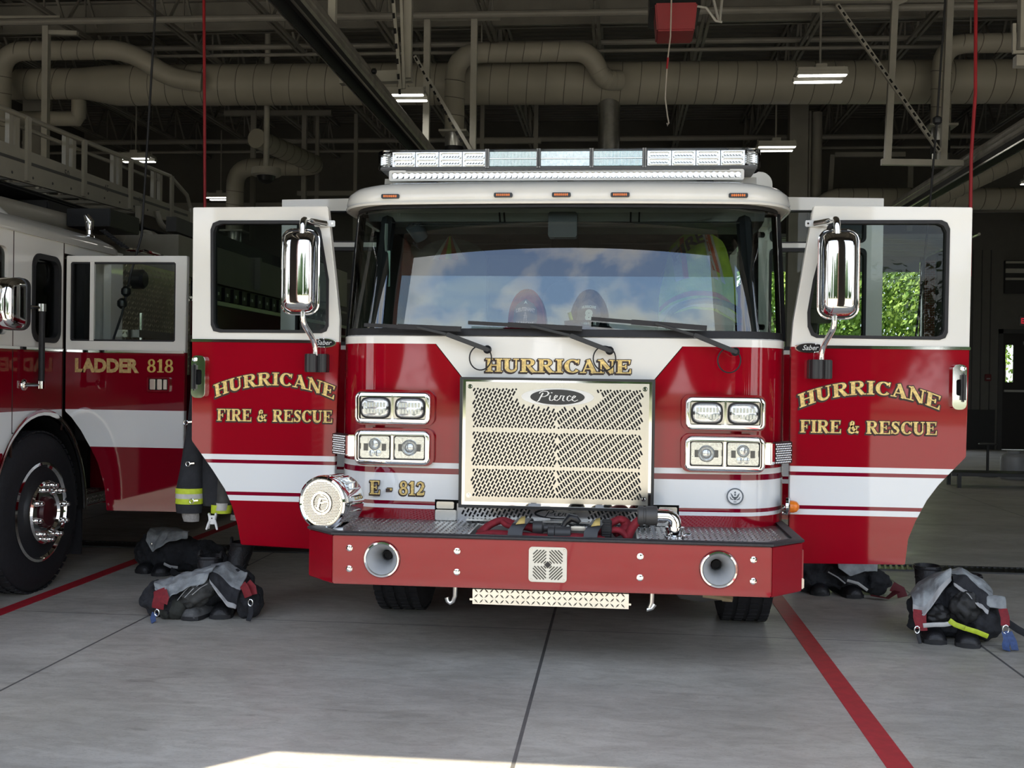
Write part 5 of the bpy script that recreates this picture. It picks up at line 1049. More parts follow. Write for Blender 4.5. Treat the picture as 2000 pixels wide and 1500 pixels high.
b = B(); A_ = archpts(.60, .715, 24); b.loft([[(XS+dx, HY+(y-HY)*k, .5+(z-.5)*k) for dx, k in ((-.02, 1.05), (.012, 1.055), (.02, 1.03), (.014, 1.0), (-.03, .985))] for y, z in A_], cap=True); mk('fender_trim', b, CHROME, LT, ang=50)
b = B(); b.loft([[(dx, HY+(y-HY)*.98, .5+(z-.5)*.98) for dx in (XS, XS-.6)] for y, z in A_], cap=False); b.box(XS-.62, XS-.6, .3, 1.8, .4, 1.3); mk('wheel_well', b, M('wheel well black', (.012, .012, .013), .7), LT)
wheel_part(LT, -3.76, HY, .55, .32, 1)
mk('mud_flap', B().box(-3.9, -3.62, 1.66, 1.68, .16, .6), BLK, LT)
mk('cab_step', B().box(-3.9, XS-.0, 1.70, 2.2, .52, .60), TREADD, LT); b = B(); treads(b, 1.7, 2.2, .525, .6, lambda u, v, w_: (XS+w_, u, v), .03, .03, .01, .004); treads(b, -3.88, -3.62, 1.72, 2.18, lambda u, v, w_: (u, v, .60+w_), .034, .03, .01, .004); mk('tread_pattern', b, TREAD, LT, ang=0, kind='stuff')
gh = mk('grab_handle', B().tube([(XS+.075, .905, 1.43), (XS+.075, .905, 1.94)], .02, 12), BLK, LT)
for z in (1.425, 1.945): mk('handle_bracket', B().tube([(XS+.075, .905, z-.025), (XS+.075, .905, z+.025)], .026, 12).tube([(XS, .82, z), (XS+.075, .9, z)], .013, 8).lathe([(.04, 0), (.035, .01), (.01, .012)], (XS, .82, z), (1, 0, 0), 14), CHROME, gh)
b = B(); ro = rrect(-3.35, -3.18, 1.765, 2.07, .05, 5); b.loft([[(-3.265+(x+3.265)*k, y_, 1.9+(z-1.9)*k) for x, z in ro] for y_, k in ((.10, 1.0), (.03, 1.0), (-.02, .9), (-.05, .7), (-.06, .3))]); mr = mk('mirror', b, CHROME, LT, ang=50)
mk('mirror_arm', B().bar((-3.28, .1, 1.92), (XS, .1, 1.92), .05), CHROME, mr); mk('mirror_back', B().plate(rrect(-3.355, -3.175, 1.76, 2.075, .055, 5), [], FY(.10), 0, .04), BLKP, mr)
# open crew door
y = 1.344; ol = [(-3.589, 1.235), (-3.589, 2.343), (-2.70, 2.345), (-2.716, .535), (-3.272, .532), (-3.29, .70), (-3.34, .87), (-3.402, .985), (-3.47, 1.10), (-3.54, 1.19)]
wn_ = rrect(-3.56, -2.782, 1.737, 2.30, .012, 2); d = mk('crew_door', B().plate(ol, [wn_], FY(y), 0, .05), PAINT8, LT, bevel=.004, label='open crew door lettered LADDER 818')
mk('window_rubber', B().plate(rrect(-3.562, -2.78, 1.735, 2.302, .012, 2), [rrect(-3.548, -2.794, 1.75, 2.288, .01, 2)], FY(y+.012), 0, .03), BLK, d); mk('window_bar', B().box(-3.415, -3.385, y+.006, y+.03, 1.74, 2.3), WHITEP, d); mk('window_glass', B().plate(rrect(-3.55, -2.79, 1.745, 2.29, .01, 2), [], FY(y+.022), 0, .003), GLASSC, d, ang=0)
mk('chrome_strip', B().box(-3.575, -2.71, y-.01, y, 1.655, 1.673), CHROME, d, bevel=.002)
h = mk('door_handle', B().plate(rrect(-2.975, -2.808, 1.383, 1.487, .012, 3), [rrect(-2.962, -2.822, 1.395, 1.475, .008, 2)], FY(y-.02), 0, .022), CHROME, d, bevel=.004)
mk('handle_well', B().box(-2.962, -2.822, y-.006, y-.002, 1.395, 1.475), DARKH, h); mk('handle_paddle', B().box(-2.957, -2.917, y-.014, y-.006, 1.398, 1.472).box(-2.9, -2.866, y-.02, y-.006, 1.398, 1.472).box(-2.86, -2.83, y-.012, y-.006, 1.398, 1.472), STEEL, h, bevel=.006)
LP = lambda u, v, dd: (-3.518+u, y-.001-dd, 1.520+v)
LG = M('pale gold lettering', (.52, .36, .15), .4, var=.3, scale=60); sans('LADDER', .128, LP, LG, d, bold=.007, align='LEFT', width=.475)
serif('818', d, -2.985, -2.785, .094, lambda u, v, dd: (u, y-.001-dd, 1.519+v), gold=M('yellow gold lettering', (.62, .42, .10), .4, var=.2, scale=60), edge=.0001)
# cab inside and pump panel behind
mk('cab_partition', B().box(-6.1, -3.75, .2, .25, .6, 2.4), M('cab dark trim', (.008, .008, .009), .8), LT); mk('cab_interior', B().box(-5.6, -3.8, 2.1, 2.15, .6, 2.4), M('cab dark trim', (.008, .008, .009), .8), LT); mk('interior_shelf', B().box(-3.72, -3.66, 1.75, 1.85, 1.0, 2.4), M('seat dark', (.02, .02, .022), .7), LT)
b = B(); b.box(-3.75, -3.62, 2.3, 3.7, 1.5, 2.42); pp = mk('pump_panel', b, M('dull treadplate', (.55, .53, .42), .32, .9, var=.12), LT)
b = B(); treads(b, 2.3, 3.7, 1.52, 2.40, lambda u, v, w_: (-3.62+w_, u, v), .042, .042, .013, .006); mk('tread_pattern', b, M('treadplate lozenge', (.80, .77, .62), .3, .9), pp, ang=0, kind='stuff')
mk('panel_step', B().box(-3.62, -3.5, 2.35, 3.5, 1.80, 1.86), TREAD, LT); mk('grab_rail', B().tube(fillet([(-3.6, 2.3, 2.5), (-3.5, 2.35, 2.5), (-3.5, 3.0, 2.5), (-3.6, 3.05, 2.5)], .04), .018, 8), CHROME, LT); mk('grab_rail', B().tube([(-3.52, 2.42, 1.5), (-3.52, 2.42, 2.0)], .02, 8), CHROME, LT)
mk('gauge', B().lathe([(.06, 0), (.06, .03), (.05, .04), (.02, .042)], (-3.62, 2.55, 1.68), (1, 0, 0), 16).lathe([(.06, 0), (.06, .03), (.05, .04), (.02, .042)], (-3.62, 2.85, 1.68), (1, 0, 0), 16), CHROME, LT); mk('hose_port', B().lathe([(.08, 0), (.08, .08), (.06, .1), (.02, .1)], (-3.62, 2.5, 2.28), (1, 0, 0), 18), BLKP, LT)
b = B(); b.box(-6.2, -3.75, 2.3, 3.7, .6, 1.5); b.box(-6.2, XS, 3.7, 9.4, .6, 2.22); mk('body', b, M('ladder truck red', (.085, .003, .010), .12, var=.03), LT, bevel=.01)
mk('body_rail', B().box(XS-.08, XS+.02, 3.7, 9.4, 2.19, 2.23), ALU, LT); b = B()
for k in range(22): b.box(XS-.04, XS+.012, 3.75+k*.25, 3.9+k*.25, 2.24, 2.38); 
mk('hose_rack', b, BLKP, LT, ang=0, kind='stuff'); b = B()
for k in range(22): b.box(XS+.013, XS+.018, 3.80+k*.25, 3.83+k*.25, 2.29, 2.32)
mk('rack_clip', b, ALU, LT, ang=0, kind='stuff')
mk('upper_body', B().box(-6.2, XS-.06, 3.5, 9.4, 2.38, 2.78).box(-6.2, XS+.02, 3.5, 9.4, 2.40, 2.43).box(-6.2, XS, 5.6, 5.66, 2.4, 2.8), CREAM, LT, ang=0); mk('tail_compartment', B().box(-5.9, -2.9, 9.5, 9.55, .9, 2.6) if 0 else B().box(XS-.05, XS+.02, 7.2, 9.4, 2.5, 3.0), CREAM, LT, ang=0)
for z in (1.0, 1.35, 1.7, 2.05): mk('tail_shelf', B().box(XS, XS+.06, 7.4, 9.2, z, z+.03), CREAM, LT, ang=0)
# aerial ladder
al = mk('ladder', B().loft([[(-4.3+dx, y_, z) for dx, z in ((0, zb), (.03, zb), (.03, zt), (0, zt))] for y_, zb, zt in ((-2.4, 2.83, 3.21), (1.68, 2.974, 3.235), (5.45, 3.10, 3.255))]).loft([[(-5.5+dx, y_, z) for dx, z in ((0, zb), (.03, zb), (.03, zt), (0, zt))] for y_, zb, zt in ((-2.4, 2.83, 3.21), (1.68, 2.974, 3.235), (5.45, 3.10, 3.255))]), CREAM, LT, ang=20, label='raised aerial ladder with numbered side rails lying above the cab')
zb = lambda y_: 2.974+.0335*(y_-1.68); zt = lambda y_: 3.235+.0053*(y_-1.68); zr = lambda y_: 3.485+.019*(y_-1.68)
for x in (-4.3, -5.5):
    mk('groove', B().loft([[(x+.03+dx, y_, (zb(y_)+zt(y_))/2+.03+dz) for dx, dz in ((0, -.012), (.003, -.012), (.003, .012), (0, .012))] for y_ in (-2.4, 5.2)]), DSTEEL, al, ang=0)
    mk('hand_rail', B().tube([(x+.02, -2.4, zr(-2.4)), (x+.02, 4.75, zr(4.75)), (x+.02, 5.2, 3.42), (x+.02, 5.3, 3.3), (x+.02, 5.3, 3.1)], .022, 8), CREAM, al); mk('inner_rail', B().tube([(x-.04, -2.4, zr(-2.4)-.06), (x-.04, 4.6, zr(4.6)-.07)], .018, 8), CREAM, al)
    for y_, full in ((1.05, 0), (1.15, 0), (1.3, 1), (1.81, 0), (1.9, 0), (2.0, 1), (2.66, 0), (2.78, 0), (2.9, 1), (3.53, 0), (3.65, 0), (3.8, 1), (4.4, 0), (4.55, 0), (4.75, 1)):
        mk('rail_post', B().box(x+(.03 if full else -.02), x+(.055 if full else .015), y_-.028, y_+.028, (zb(y_)+.01) if full else zt(y_)-.01, zr(y_)), CREAM, al, ang=0)
b = B()
for k in range(19): yy = -2.2+k*.4; b.tube([(-5.5, yy, zb(yy)+.13), (-4.28, yy, zb(yy)+.13)], .02, 8)
mk('rung', b, CREAM, al, kind='stuff')
for txt, y_ in (('55', 2.02), ('50', 2.62), ('45', 3.33), ('40', 4.02)):
    sans(txt, .085, lambda u, v, dd, y_=y_: (-4.268+dd, y_+u, zt(y_)-.10+v), DSTEEL, al, bold=.001)
b = B()
for k in range(14): yy = 1.2+k*.3; b.lathe([(.012, 0), (.008, .004), (.002, .004)], (-4.27, yy, zb(yy)+.05), (1, 0, 0), 8)
mk('rivet', b, DSTEEL, al, kind='stuff')
mk('black_box', B().box(-4.15, -3.78, 2.4, 2.95, 2.70, 2.845), BLKP, LT, bevel=.006); mk('cradle_and_dark_sheet', B().box(-5.3, -4.25, 2.3, 3.3, 2.62, 2.9).box(-5.46, -4.32, -1.6, 5.3, 2.93, 2.96), M('cradle and sheet black', (.01, .01, .012), .6), LT, bevel=.02)  # cradle, plus a black sheet added to darken the ladder's underside
mk('side_bracket', B().bar((-4.22, 3.1, 2.92), (-4.22, 3.9, 2.95), .03).bar((-4.22, 3.9, 2.95), (-4.22, 3.9, 3.1), .05), CREAM, LT, ang=0)
mk('waterway', B().tube([(-4.25, -1.5, 2.67), (-4.25, 3.3, 2.76), (-4.2, 4.4, 2.80), (-4.2, 8.0, 2.95)], .085, 16).lathe([(.1, 0), (.1, .12)], (-4.2, 4.0, 2.79), (0, 1, .03), 16), M('waterway cream', (.36, .34, .28), .35, var=.06), LT); mk('curved_rail', B().tube(fillet([(-4.22, 4.3, 3.12), (-4.2, 4.35, 2.98), (-4.1, 4.7, 2.88), (-4.1, 6.0, 2.9)], .12), .03, 10).tube(fillet([(-4.22, 5.25, 3.1), (-4.2, 5.3, 2.98), (-4.1, 5.6, 2.85), (-4.1, 6.2, 2.8)], .12), .03, 10), CREAM, LT)
mk('turntable', B().lathe([(.75, 0), (.75, .25), (.6, .35), (.5, .4)], (-4.9, 6.4, 2.5), (0, 0, 1), 28), CREAM, LT); mk('boom_strip', B().loft([[(-3.95+dx, y_, z+dz) for dx, dz in ((0, 0), (.1, 0), (.1, .14), (0, .14))] for y_, z in ((3.9, 2.86), (9, 2.80))]), DSTEEL, LT, ang=0)
sl_ = mk('spotlight', B().lathe([(.05, 0), (.04, .09), (.025, .1), (.022, .16)], (-3.75, 2.0, 2.48), (0, 0, 1), 16).tube([(-3.75, 2.0, 2.62), (-3.745, 1.99, 2.68), (-3.77, 1.98, 2.73)], [.03, .035, .02], 12), CHROME, LT)
b = B(); b.tube([(-3.66+k*.0022+.022*cos(k*.8), 2.02+.022*sin(k*.8), 2.62-k*.0016) for k in range(90)], .007, 6); mk('coil_cord', b, BLK, LT)
# rear axle so that the truck stands on the floor
wheel_part(LT, -3.85, 7.2, .55, .5, 1, rim=True, name='rear_wheel'); wheel_part(LT, -6.05, HY, .55, .32, -1, rim=False, name='front_wheel')
# ================================================================== hose, helmets and gear
from mathutils import noise as NZ
HOSER = M('red woven hose jacket', (.24, .012, .022), .75, var=.2, scale=40, bump=.3, bscale=220)
CLOTH = M('black turnout cloth', (.022, .023, .027), .9, var=.35, scale=14, bump=.5, bscale=35)
CLOTHG = M('dusty grey turnout cloth', (.055, .055, .052), .9, var=.55, scale=12, bump=.5, bscale=35)
CLOTHN = M('navy black coat cloth', (.016, .018, .023), .85, var=.25, scale=20, bump=.4, bscale=60)
LINER = M('silver grey liner', (.30, .32, .33), .6, var=.3, scale=14, bump=.6, bscale=30)
REDW = M('red webbing', (.21, .009, .016), .7, var=.2, scale=60, bump=.2, bscale=200)
BLUEW = M('blue webbing', (.045, .08, .20), .7, var=.2, scale=60)
BOOT = M('black boot rubber', (.013, .013, .015), .5, var=.4, scale=18, bump=.3, bscale=60)
BOOTD = M('dusty boot rubber', (.10, .10, .10), .7, var=.6, scale=16, bump=.3, bscale=60)
LIME = M('lime reflective tape', (.50, .62, .03), .55, var=.12, scale=40)
SILT = M('silver reflective tape', (.50, .50, .48), .45, var=.1, scale=40)
WHTP = M('white piping', (.42, .42, .42), .7, var=.15)
KNIT = M('grey knitted cuff', (.26, .25, .24), .9, var=.2, scale=80, bump=.3, bscale=150)
def flat(b, pts, w, h, n=12, up=(0, 0, 1), mi=0):
    """flattened hose or strap along a path."""
    pts = [Vector(p) for p in pts]; rg = []; k = len(pts)
    for i, p in enumerate(pts):
        t = (pts[min(i+1, k-1)]-pts[max(i-1, 0)]).normalized(); r = t.cross(Vector(up))
        if r.length < .05: r = Vector((0, -1, 0))
        r.normalize(); u = r.cross(t); rg.append([p+r*(w/2*cos(2*pi*j/n))+u*(h/2*sin(2*pi*j/n)) for j in range(n)])
    return b.loft(rg, mi)
def lump(b, c, r, rz=0, seed=0, amp=.18, n=20, m=12, ry=0):
    mt = Matrix.Rotation(radians(rz), 3, 'Z') @ Matrix.Rotation(radians(ry), 3, 'Y'); c = Vector(c); vs = []
    for i in range(m+1):
        ph = pi*i/m
        for j in range(n):
            th = 2*pi*j/n; d = Vector((sin(ph)*cos(th), sin(ph)*sin(th), cos(ph))); k = 1+amp*NZ.noise(d*2.2+Vector((seed*3.1, 0, 0)))+amp*.45*NZ.noise(d*6+Vector((0, seed*2.3, 0)))
            p = c+mt @ Vector((d.x*r[0]*k, d.y*r[1]*k, d.z*r[2]*k)); p.z = max(p.z, .004); vs.append(p)
    return b.add(vs, [(i*n+j, i*n+(j+1) % n, (i+1)*n+(j+1) % n, (i+1)*n+j) for i in range(m) for j in range(n)])
def pol(pts, t):
    k = (len(pts)-1)*t; i = min(int(k), len(pts)-2); f = k-i; f = f*f*(3-2*f)*.4+f*.6
    return Vector(pts[i]).lerp(Vector(pts[i+1]), f)
def sheet(top, bot, bulge=.03, amp=.012, seed=0, mats=None, nu=22, nv=12, cut=(.6, .88)):
    b = B()
    def fn(u, v):
        p = pol(top, u).lerp(pol(bot, u), v); q = p*14+Vector((seed, 0, 0)); w = NZ.noise(q)*amp*1.3+NZ.noise(p*34+Vector((0, 0, u*9)))*amp*.8
        return p+Vector((0, -bulge*sin(pi*min(1, v*1.1))*.7-w, bulge*sin(pi*v)+w))
    vs = [fn(i/nu, j/nv) for j in range(nv+1) for i in range(nu+1)]
    for j in range(nv):
        v = (j+.5)/nv; mi = 0 if v < cut[0] else (1 if v < cut[1] else 2)
        for i in range(nu): b.f.append([j*(nu+1)+i, j*(nu+1)+i+1, (j+1)*(nu+1)+i+1, (j+1)*(nu+1)+i]); b.m.append(mi)
    b.v = [tuple(p) for p in vs]; return b
SOL = [('SOLIDIFY', dict(thickness=.008, offset=0)), ('SUBSURF', dict(levels=1, render_levels=1))]
WR1 = bpy.data.textures.new('fold', 'CLOUDS'); WR1.noise_scale = .075; WR1.noise_depth = 1
WR2 = bpy.data.textures.new('wrinkle', 'CLOUDS'); WR2.noise_scale = .03; WR2.noise_depth = 2
REM = [('REMESH', dict(mode='VOXEL', voxel_size=.008)), ('SMOOTH', dict(factor=.6, iterations=4)), ('DISPLACE', dict(texture=WR1, strength=.04, mid_level=.5, texture_coords='GLOBAL')), ('DISPLACE', dict(texture=WR2, strength=.009, mid_level=.5, texture_coords='GLOBAL'))]
def boot(label, toe, head, lean=(0, 0), sh=.36, mat=None, loops=True, group=None):
    """pull-on fire boot: toe position on the floor, heading of the toe in degrees."""
    t = thing('boot', label, 'boot', (toe[0], toe[1], 0), group); f = Vector((cos(radians(head)), sin(radians(head)), 0)); s_ = Vector((-f.y, f.x, 0)); O = Vector((toe[0], toe[1], 0)); mat = mat or BOOT
    P = lambda a, sd, z: O-f*a+s_*sd+Vector((0, 0, z)); rg = []
    for a, w, h in ((.0, .012, .03), (.004, .032, .05), (.02, .045, .068), (.05, .052, .08), (.09, .053, .086), (.13, .05, .098), (.18, .047, .115), (.24, .046, .12), (.285, .04, .115), (.30, .02, .08)):
        rg.append([P(a, 1.27*w*cos(q)*(1 if sin(q) > 0 else 1.03), .018+max(0, (h-.018)*sin(q))) for q in [2*pi*j/24 for j in range(24)]])
    mk('foot', B().loft(rg), mat, t, ang=60)
    sl = [(-.004, .02), (.02, .05), (.06, .056), (.13, .052), (.2, .048), (.28, .045), (.305, .03)]
    mk('sole', B().plate([tuple((O-f*a+s_*w*1.27).to_2d()) for a, w in sl]+[tuple((O-f*a-s_*w*1.27).to_2d()) for a, w in sl[::-1]], [], FZ(.002), 0, .024), BLK, t)
    rg = []
    for k in range(9):
        q = k/8; z = .07+q*(sh-.07); o = P(.225, 0, z)+Vector((lean[0]*q, lean[1]*q, 0)); rr = .058+.022*q; rg.append([o+f*(rr*1.08*cos(2*pi*j/24)*(1+.10*NZ.noise(Vector((cos(2*pi*j/24)*1.5+toe[0]*9, sin(2*pi*j/24)*1.5, q*3)))))+s_*(rr*sin(2*pi*j/24)*(1+.10*NZ.noise(Vector((cos(2*pi*j/24)*1.5, sin(2*pi*j/24)*1.5+toe[1]*9, q*3))))) for j in range(24)])
    inner = [[Vector(rg[k][j]).lerp(sum((Vector(v) for v in rg[k]), Vector())/24, .1) for j in range(24)] for k in (8, 3)]
    mk('shaft', B().loft(rg+inner, cap=True), BOOT, t, ang=60)
    o = P(.225, 0, sh)+Vector((lean[0], lean[1], 0)); mk('top_band', B().tube([Vector(rg[7][j])*.35+Vector(rg[8][j])*.65 for j in range(24)], .006, 6, closed=True), BLK, t)
    for q in (.35, .62): mk('boot_seam', B().tube([o+Vector((0, 0, -sh*q*.6))-Vector((lean[0]*q*.6, lean[1]*q*.6, 0))+f*((.088-.022*q*.6)*cos(a))+s_*((.082-.022*q*.6)*sin(a))+Vector((0, 0, -.03*cos(a*3))) for a in [-1.4+2.8*j/14 for j in range(15)]], .0035, 5), BLK, t)
    if loops:
        for q in (-1, 1): mk('pull_loop', B().tube([o+s_*(q*.078)+f*(.022*cos(a))+Vector((0, 0, -.01+.035*sin(a))) for a in [pi*j/8 for j in range(9)]], .009, 6), BLK, t)
    return t
def strap(parent, name, pts, w, mat, h=.006, up=(0, -1, 0)): return mk(name, flat(B(), pts, w, h, 8, up), mat, parent)
def dring(parent, c, r=.02, nm='buckle_ring'): return mk(nm, B().tube([(c[0]+r*.7*cos(a), c[1]-.004, c[2]+r*sin(a)) for a in [2*pi*j/16 for j in range(16)]], .0035, 6, closed=True), CHROME, parent)
# ---- front left pile
boot('grey dusty toed boot under the trousers of the front left gear pile', (-2.265, .345), -100, (-.03, .14), .345, BOOTD, group='boots of the front left pile')
boot('black toed boot under the trousers, nearer the bumper in the front left gear pile', (-2.085, .41), -80, (.04, .2), .42, BOOT, group='boots of the front left pile')
t = thing('turnout_trousers', 'grey lined turnout trousers crumpled around boots on the floor before the left door', 'trousers', (-2.25, .6, 0), 'crumpled turnout trousers')
b = B(); lump(b, (-2.5, .50, .10), (.12, .14, .11), 20, 1); lump(b, (-2.40, .44, .10), (.10, .11, .11), 0, 2); lump(b, (-2.25, .58, .15), (.17, .15, .12), 0, 3); lump(b, (-2.08, .62, .17), (.14, .13, .12), 0, 4); lump(b, (-1.93, .52, .10), (.08, .12, .10), 0, 5)
mk('trouser_legs', b, CLOTH, t, mods=REM)
b = B(); lump(b, (-2.235, .42, .155), (.115, .10, .075), 0, 8, .28, 36, 24, ry=-22); mk('knee_pad', b, CLOTHG, t, ang=60)
b = B(); lump(b, (-2.345, .40, .07), (.06, .08, .075), 0, 9, .2); lump(b, (-2.41, .40, .055), (.05, .07, .06), 0, 10, .2); mk('pocket', b, M('olive grey cloth', (.04, .042, .036), .9, var=.4, scale=16, bump=.4, bscale=40), t, ang=60)
mk('liner', sheet([(-2.53, .5, .19), (-2.42, .55, .24), (-2.3, .58, .275), (-2.15, .58, .30)], [(-2.47, .34, .185), (-2.37, .29, .145), (-2.28, .30, .185), (-2.15, .38, .255)], .03, .018, 1, cut=(1.1, 1.2)), [LINER, CLOTH, WHTP], t, mods=SOL)
mk('liner', sheet([(-2.22, .62, .30), (-2.12, .64, .325), (-2.02, .60, .275), (-1.955, .56, .26)], [(-2.15, .40, .235), (-2.08, .34, .18), (-2.0, .30, .11), (-1.955, .33, .085)], .02, .012, 5, cut=(.58, .88)), [LINER, CLOTH, WHTP], t, mods=SOL)
strap(t, 'suspender', [(-2.43, .31, .195), (-2.415, .285, .16), (-2.42, .275, .115), (-2.425, .28, .085)], .075, REDW); strap(t, 'suspender', [(-2.40, .30, .19), (-2.375, .275, .15), (-2.385, .27, .12)], .05, REDW); dring(t, (-2.425, .275, .062)); strap(t, 'strap_tail', [(-2.44, .275, .06), (-2.45, .27, .03), (-2.435, .25, .008)], .035, BLUEW)
strap(t, 'suspender', [(-1.945, .42, .22), (-1.92, .40, .20), (-1.90, .40, .15)], .05, REDW); strap(t, 'suspender', [(-1.92, .44, .23), (-1.885, .43, .2), (-1.875, .42, .16)], .05, REDW); dring(t, (-1.885, .40, .115)); strap(t, 'strap_tail', [(-1.885, .40, .11), (-1.88, .39, .05), (-1.885, .36, .012)], .03, CLOTH)
for a_ in range(3): mk('stitching', B().tube([(-2.32+a_*.05, .325-.01*a_, .13+a_*.02), (-2.27+a_*.05, .318-.005*a_, .19+a_*.012), (-2.245+a_*.05, .36, .222+a_*.004)], .0025, 5), WHTP, t)
# ---- back left pile, in the shade of the ladder truck
boot('black boot on the red line at the far left of the back gear pile', (-3.23, 1.80), -110, (.02, .08), .3, BOOT, False, 'boots of the back left pile'); boot('black boot in the middle of the back left gear pile', (-3.03, 1.72), -70, (.0, .08), .3, BOOT, False, 'boots of the back left pile')
t = thing('turnout_trousers', 'dark turnout trousers with a pale collar lying on the red line at left', 'trousers', (-3.05, 2.0, 0), 'crumpled turnout trousers')
b = B(); lump(b, (-3.2, 1.98, .14), (.13, .14, .15), 0, 11); lump(b, (-3.0, 1.95, .14), (.20, .16, .14), 0, 12); lump(b, (-2.78, 1.95, .12), (.18, .16, .12), 0, 13); lump(b, (-2.62, 1.9, .07), (.12, .12, .07), 0, 14); mk('trouser_legs', b, CLOTH, t, mods=REM)
mk('liner', sheet([(-3.2, 2.0, .31), (-3.12, 2.02, .34), (-3.0, 1.98, .32), (-2.86, 1.88, .30)], [(-3.18, 1.80, .25), (-3.11, 1.75, .18), (-3.02, 1.75, .24), (-2.86, 1.80, .28)], .04, .015, 9, cut=(1.1, 1.2)), [LINER, CLOTH, WHTP], t, mods=SOL)
mk('snap', B().lathe([(.01, 0), (.008, .005), (.002, .006)], (-3.12, 1.765, .235), (0, -1, 0), 10), CHROME, t); strap(t, 'piping', [(-3.02, 1.76, .09), (-2.96, 1.73, .075), (-2.9, 1.73, .07)], .02, WHTP); strap(t, 'suspender', [(-2.95, 1.72, .05), (-2.88, 1.66, .03), (-2.82, 1.64, .012)], .05, CLOTH)
# ---- front right pile
boot('black boot at the left of the front right gear pile, its tall shaft showing behind', (2.195, .42), -95, (.03, .16), .40, BOOT, False, 'boots of the front right pile'); boot('black scuffed boot at the right of the front right gear pile', (2.355, .36), -105, (.06, .18), .36, BOOT, False, 'boots of the front right pile')
t = thing('turnout_trousers', 'black turnout trousers with two silver flaps crumpled around boots before the right door', 'trousers', (2.33, .6, 0), 'crumpled turnout trousers')
b = B(); lump(b, (2.22, .64, .16), (.12, .12, .12), 0, 21); lump(b, (2.40, .58, .21), (.13, .14, .15), 0, 22); lump(b, (2.30, .68, .22), (.18, .13, .14), 0, 23); lump(b, (2.50, .56, .12), (.10, .14, .12), 0, 24); lump(b, (2.3, .66, .08), (.2, .12, .09), 0, 25); mk('trouser_legs', b, CLOTH, t, mods=REM)
b = B(); lump(b, (2.365, .47, .215), (.085, .06, .09), 0, 26, .32, 36, 24); mk('knee_pad', b, M('scuffed black leather', (.014, .014, .014), .6, var=.8, scale=14, bump=.3, bscale=40), t, ang=60); b = B(); lump(b, (2.22, .50, .165), (.08, .06, .055), 0, 27, .32, 36, 24); mk('knee_pad', b, MATS['scuffed black leather'], t, ang=60)
mk('liner', sheet([(2.09, .66, .23), (2.16, .70, .31), (2.25, .72, .36), (2.325, .70, .375)], [(2.07, .45, .19), (2.125, .41, .165), (2.2, .45, .255), (2.315, .54, .36)], .05, .014, 15, cut=(.86, .9)), [LINER, WHTP, WHTP], t, mods=SOL)
mk('liner', sheet([(2.33, .72, .375), (2.41, .74, .405), (2.50, .68, .36), (2.56, .58, .29)], [(2.315, .50, .335), (2.37, .44, .30), (2.43, .40, .225), (2.475, .40, .185)], .045, .014, 18, cut=(.56, .88)), [LINER, CLOTH, WHTP], t, mods=SOL)
mk('liner_tab', sheet([(2.48, .46, .285), (2.53, .46, .29), (2.575, .48, .285), (2.6, .5, .275)], [(2.47, .42, .23), (2.52, .41, .225), (2.56, .42, .215), (2.59, .44, .21)], .01, .006, 19, cut=(1.1, 1.2), nu=8, nv=5), [LINER, WHTP, WHTP], t, mods=SOL)
strap(t, 'suspender', [(2.56, .41, .225), (2.565, .385, .18), (2.565, .38, .135)], .05, REDW); dring(t, (2.565, .375, .115), .024); strap(t, 'strap_tail', [(2.565, .375, .105), (2.57, .36, .06), (2.555, .34, .03), (2.55, .31, .01)], .045, BLUEW); strap(t, 'strap_tail', [(2.58, .37, .10), (2.60, .35, .05), (2.60, .32, .01)], .04, BLUEW)
strap(t, 'suspender', [(2.09, .43, .20), (2.085, .41, .16), (2.10, .40, .10)], .05, REDW); strap(t, 'suspender', [(2.12, .43, .18), (2.115, .41, .14), (2.12, .40, .085)], .04, REDW); dring(t, (2.08, .40, .09)); strap(t, 'strap_tail', [(2.085, .40, .085), (2.09, .40, .05), (2.095, .38, .015)], .02, BLK); strap(t, 'suspender', [(2.6, .5, .14), (2.66, .45, .1), (2.72, .42, .07)], .04, CLOTH)
strap(t, 'reflective_trim', [(2.115, .40, .115), (2.17, .385, .125), (2.235, .40, .125), (2.28, .40, .135)], .026, SILT); strap(t, 'reflective_trim', [(2.26, .40, .15), (2.29, .385, .13), (2.34, .36, .115)], .03, LIME); strap(t, 'reflective_trim', [(2.33, .345, .12), (2.40, .35, .10), (2.47, .38, .07)], .028, LIME)
# ---- back right pile, half hidden under the right door
boot('black boot beside the right end of the bumper under the right door', (1.78, 1.78), -100, (0, .1), .2, BOOT, False, 'boots of the back right pile'); boot('black boot in the middle under the open right door', (2.02, 1.72), -80, (0, .1), .2, BOOT, False, 'boots of the back right pile')
t = thing('turnout_trousers', 'black turnout trousers with pale piping lying under the open right door', 'trousers', (1.95, 2.0, 0), 'crumpled turnout trousers')
b = B(); lump(b, (1.75, 1.98, .11), (.15, .14, .12), 0, 31); lump(b, (1.98, 1.95, .12), (.18, .15, .12), 0, 32); lump(b, (2.18, 1.92, .09), (.12, .12, .09), 0, 33); mk('trouser_legs', b, CLOTH, t, mods=REM)
mk('liner', sheet([(1.90, 1.96, .27), (2.0, 1.96, .28), (2.1, 1.95, .27), (2.2, 1.93, .23)], [(1.90, 1.76, .20), (1.98, 1.74, .15), (2.08, 1.76, .19), (2.18, 1.80, .18)], .04, .01, 30, cut=(1.1, 1.2)), [LINER, CLOTH, WHTP], t, mods=SOL)
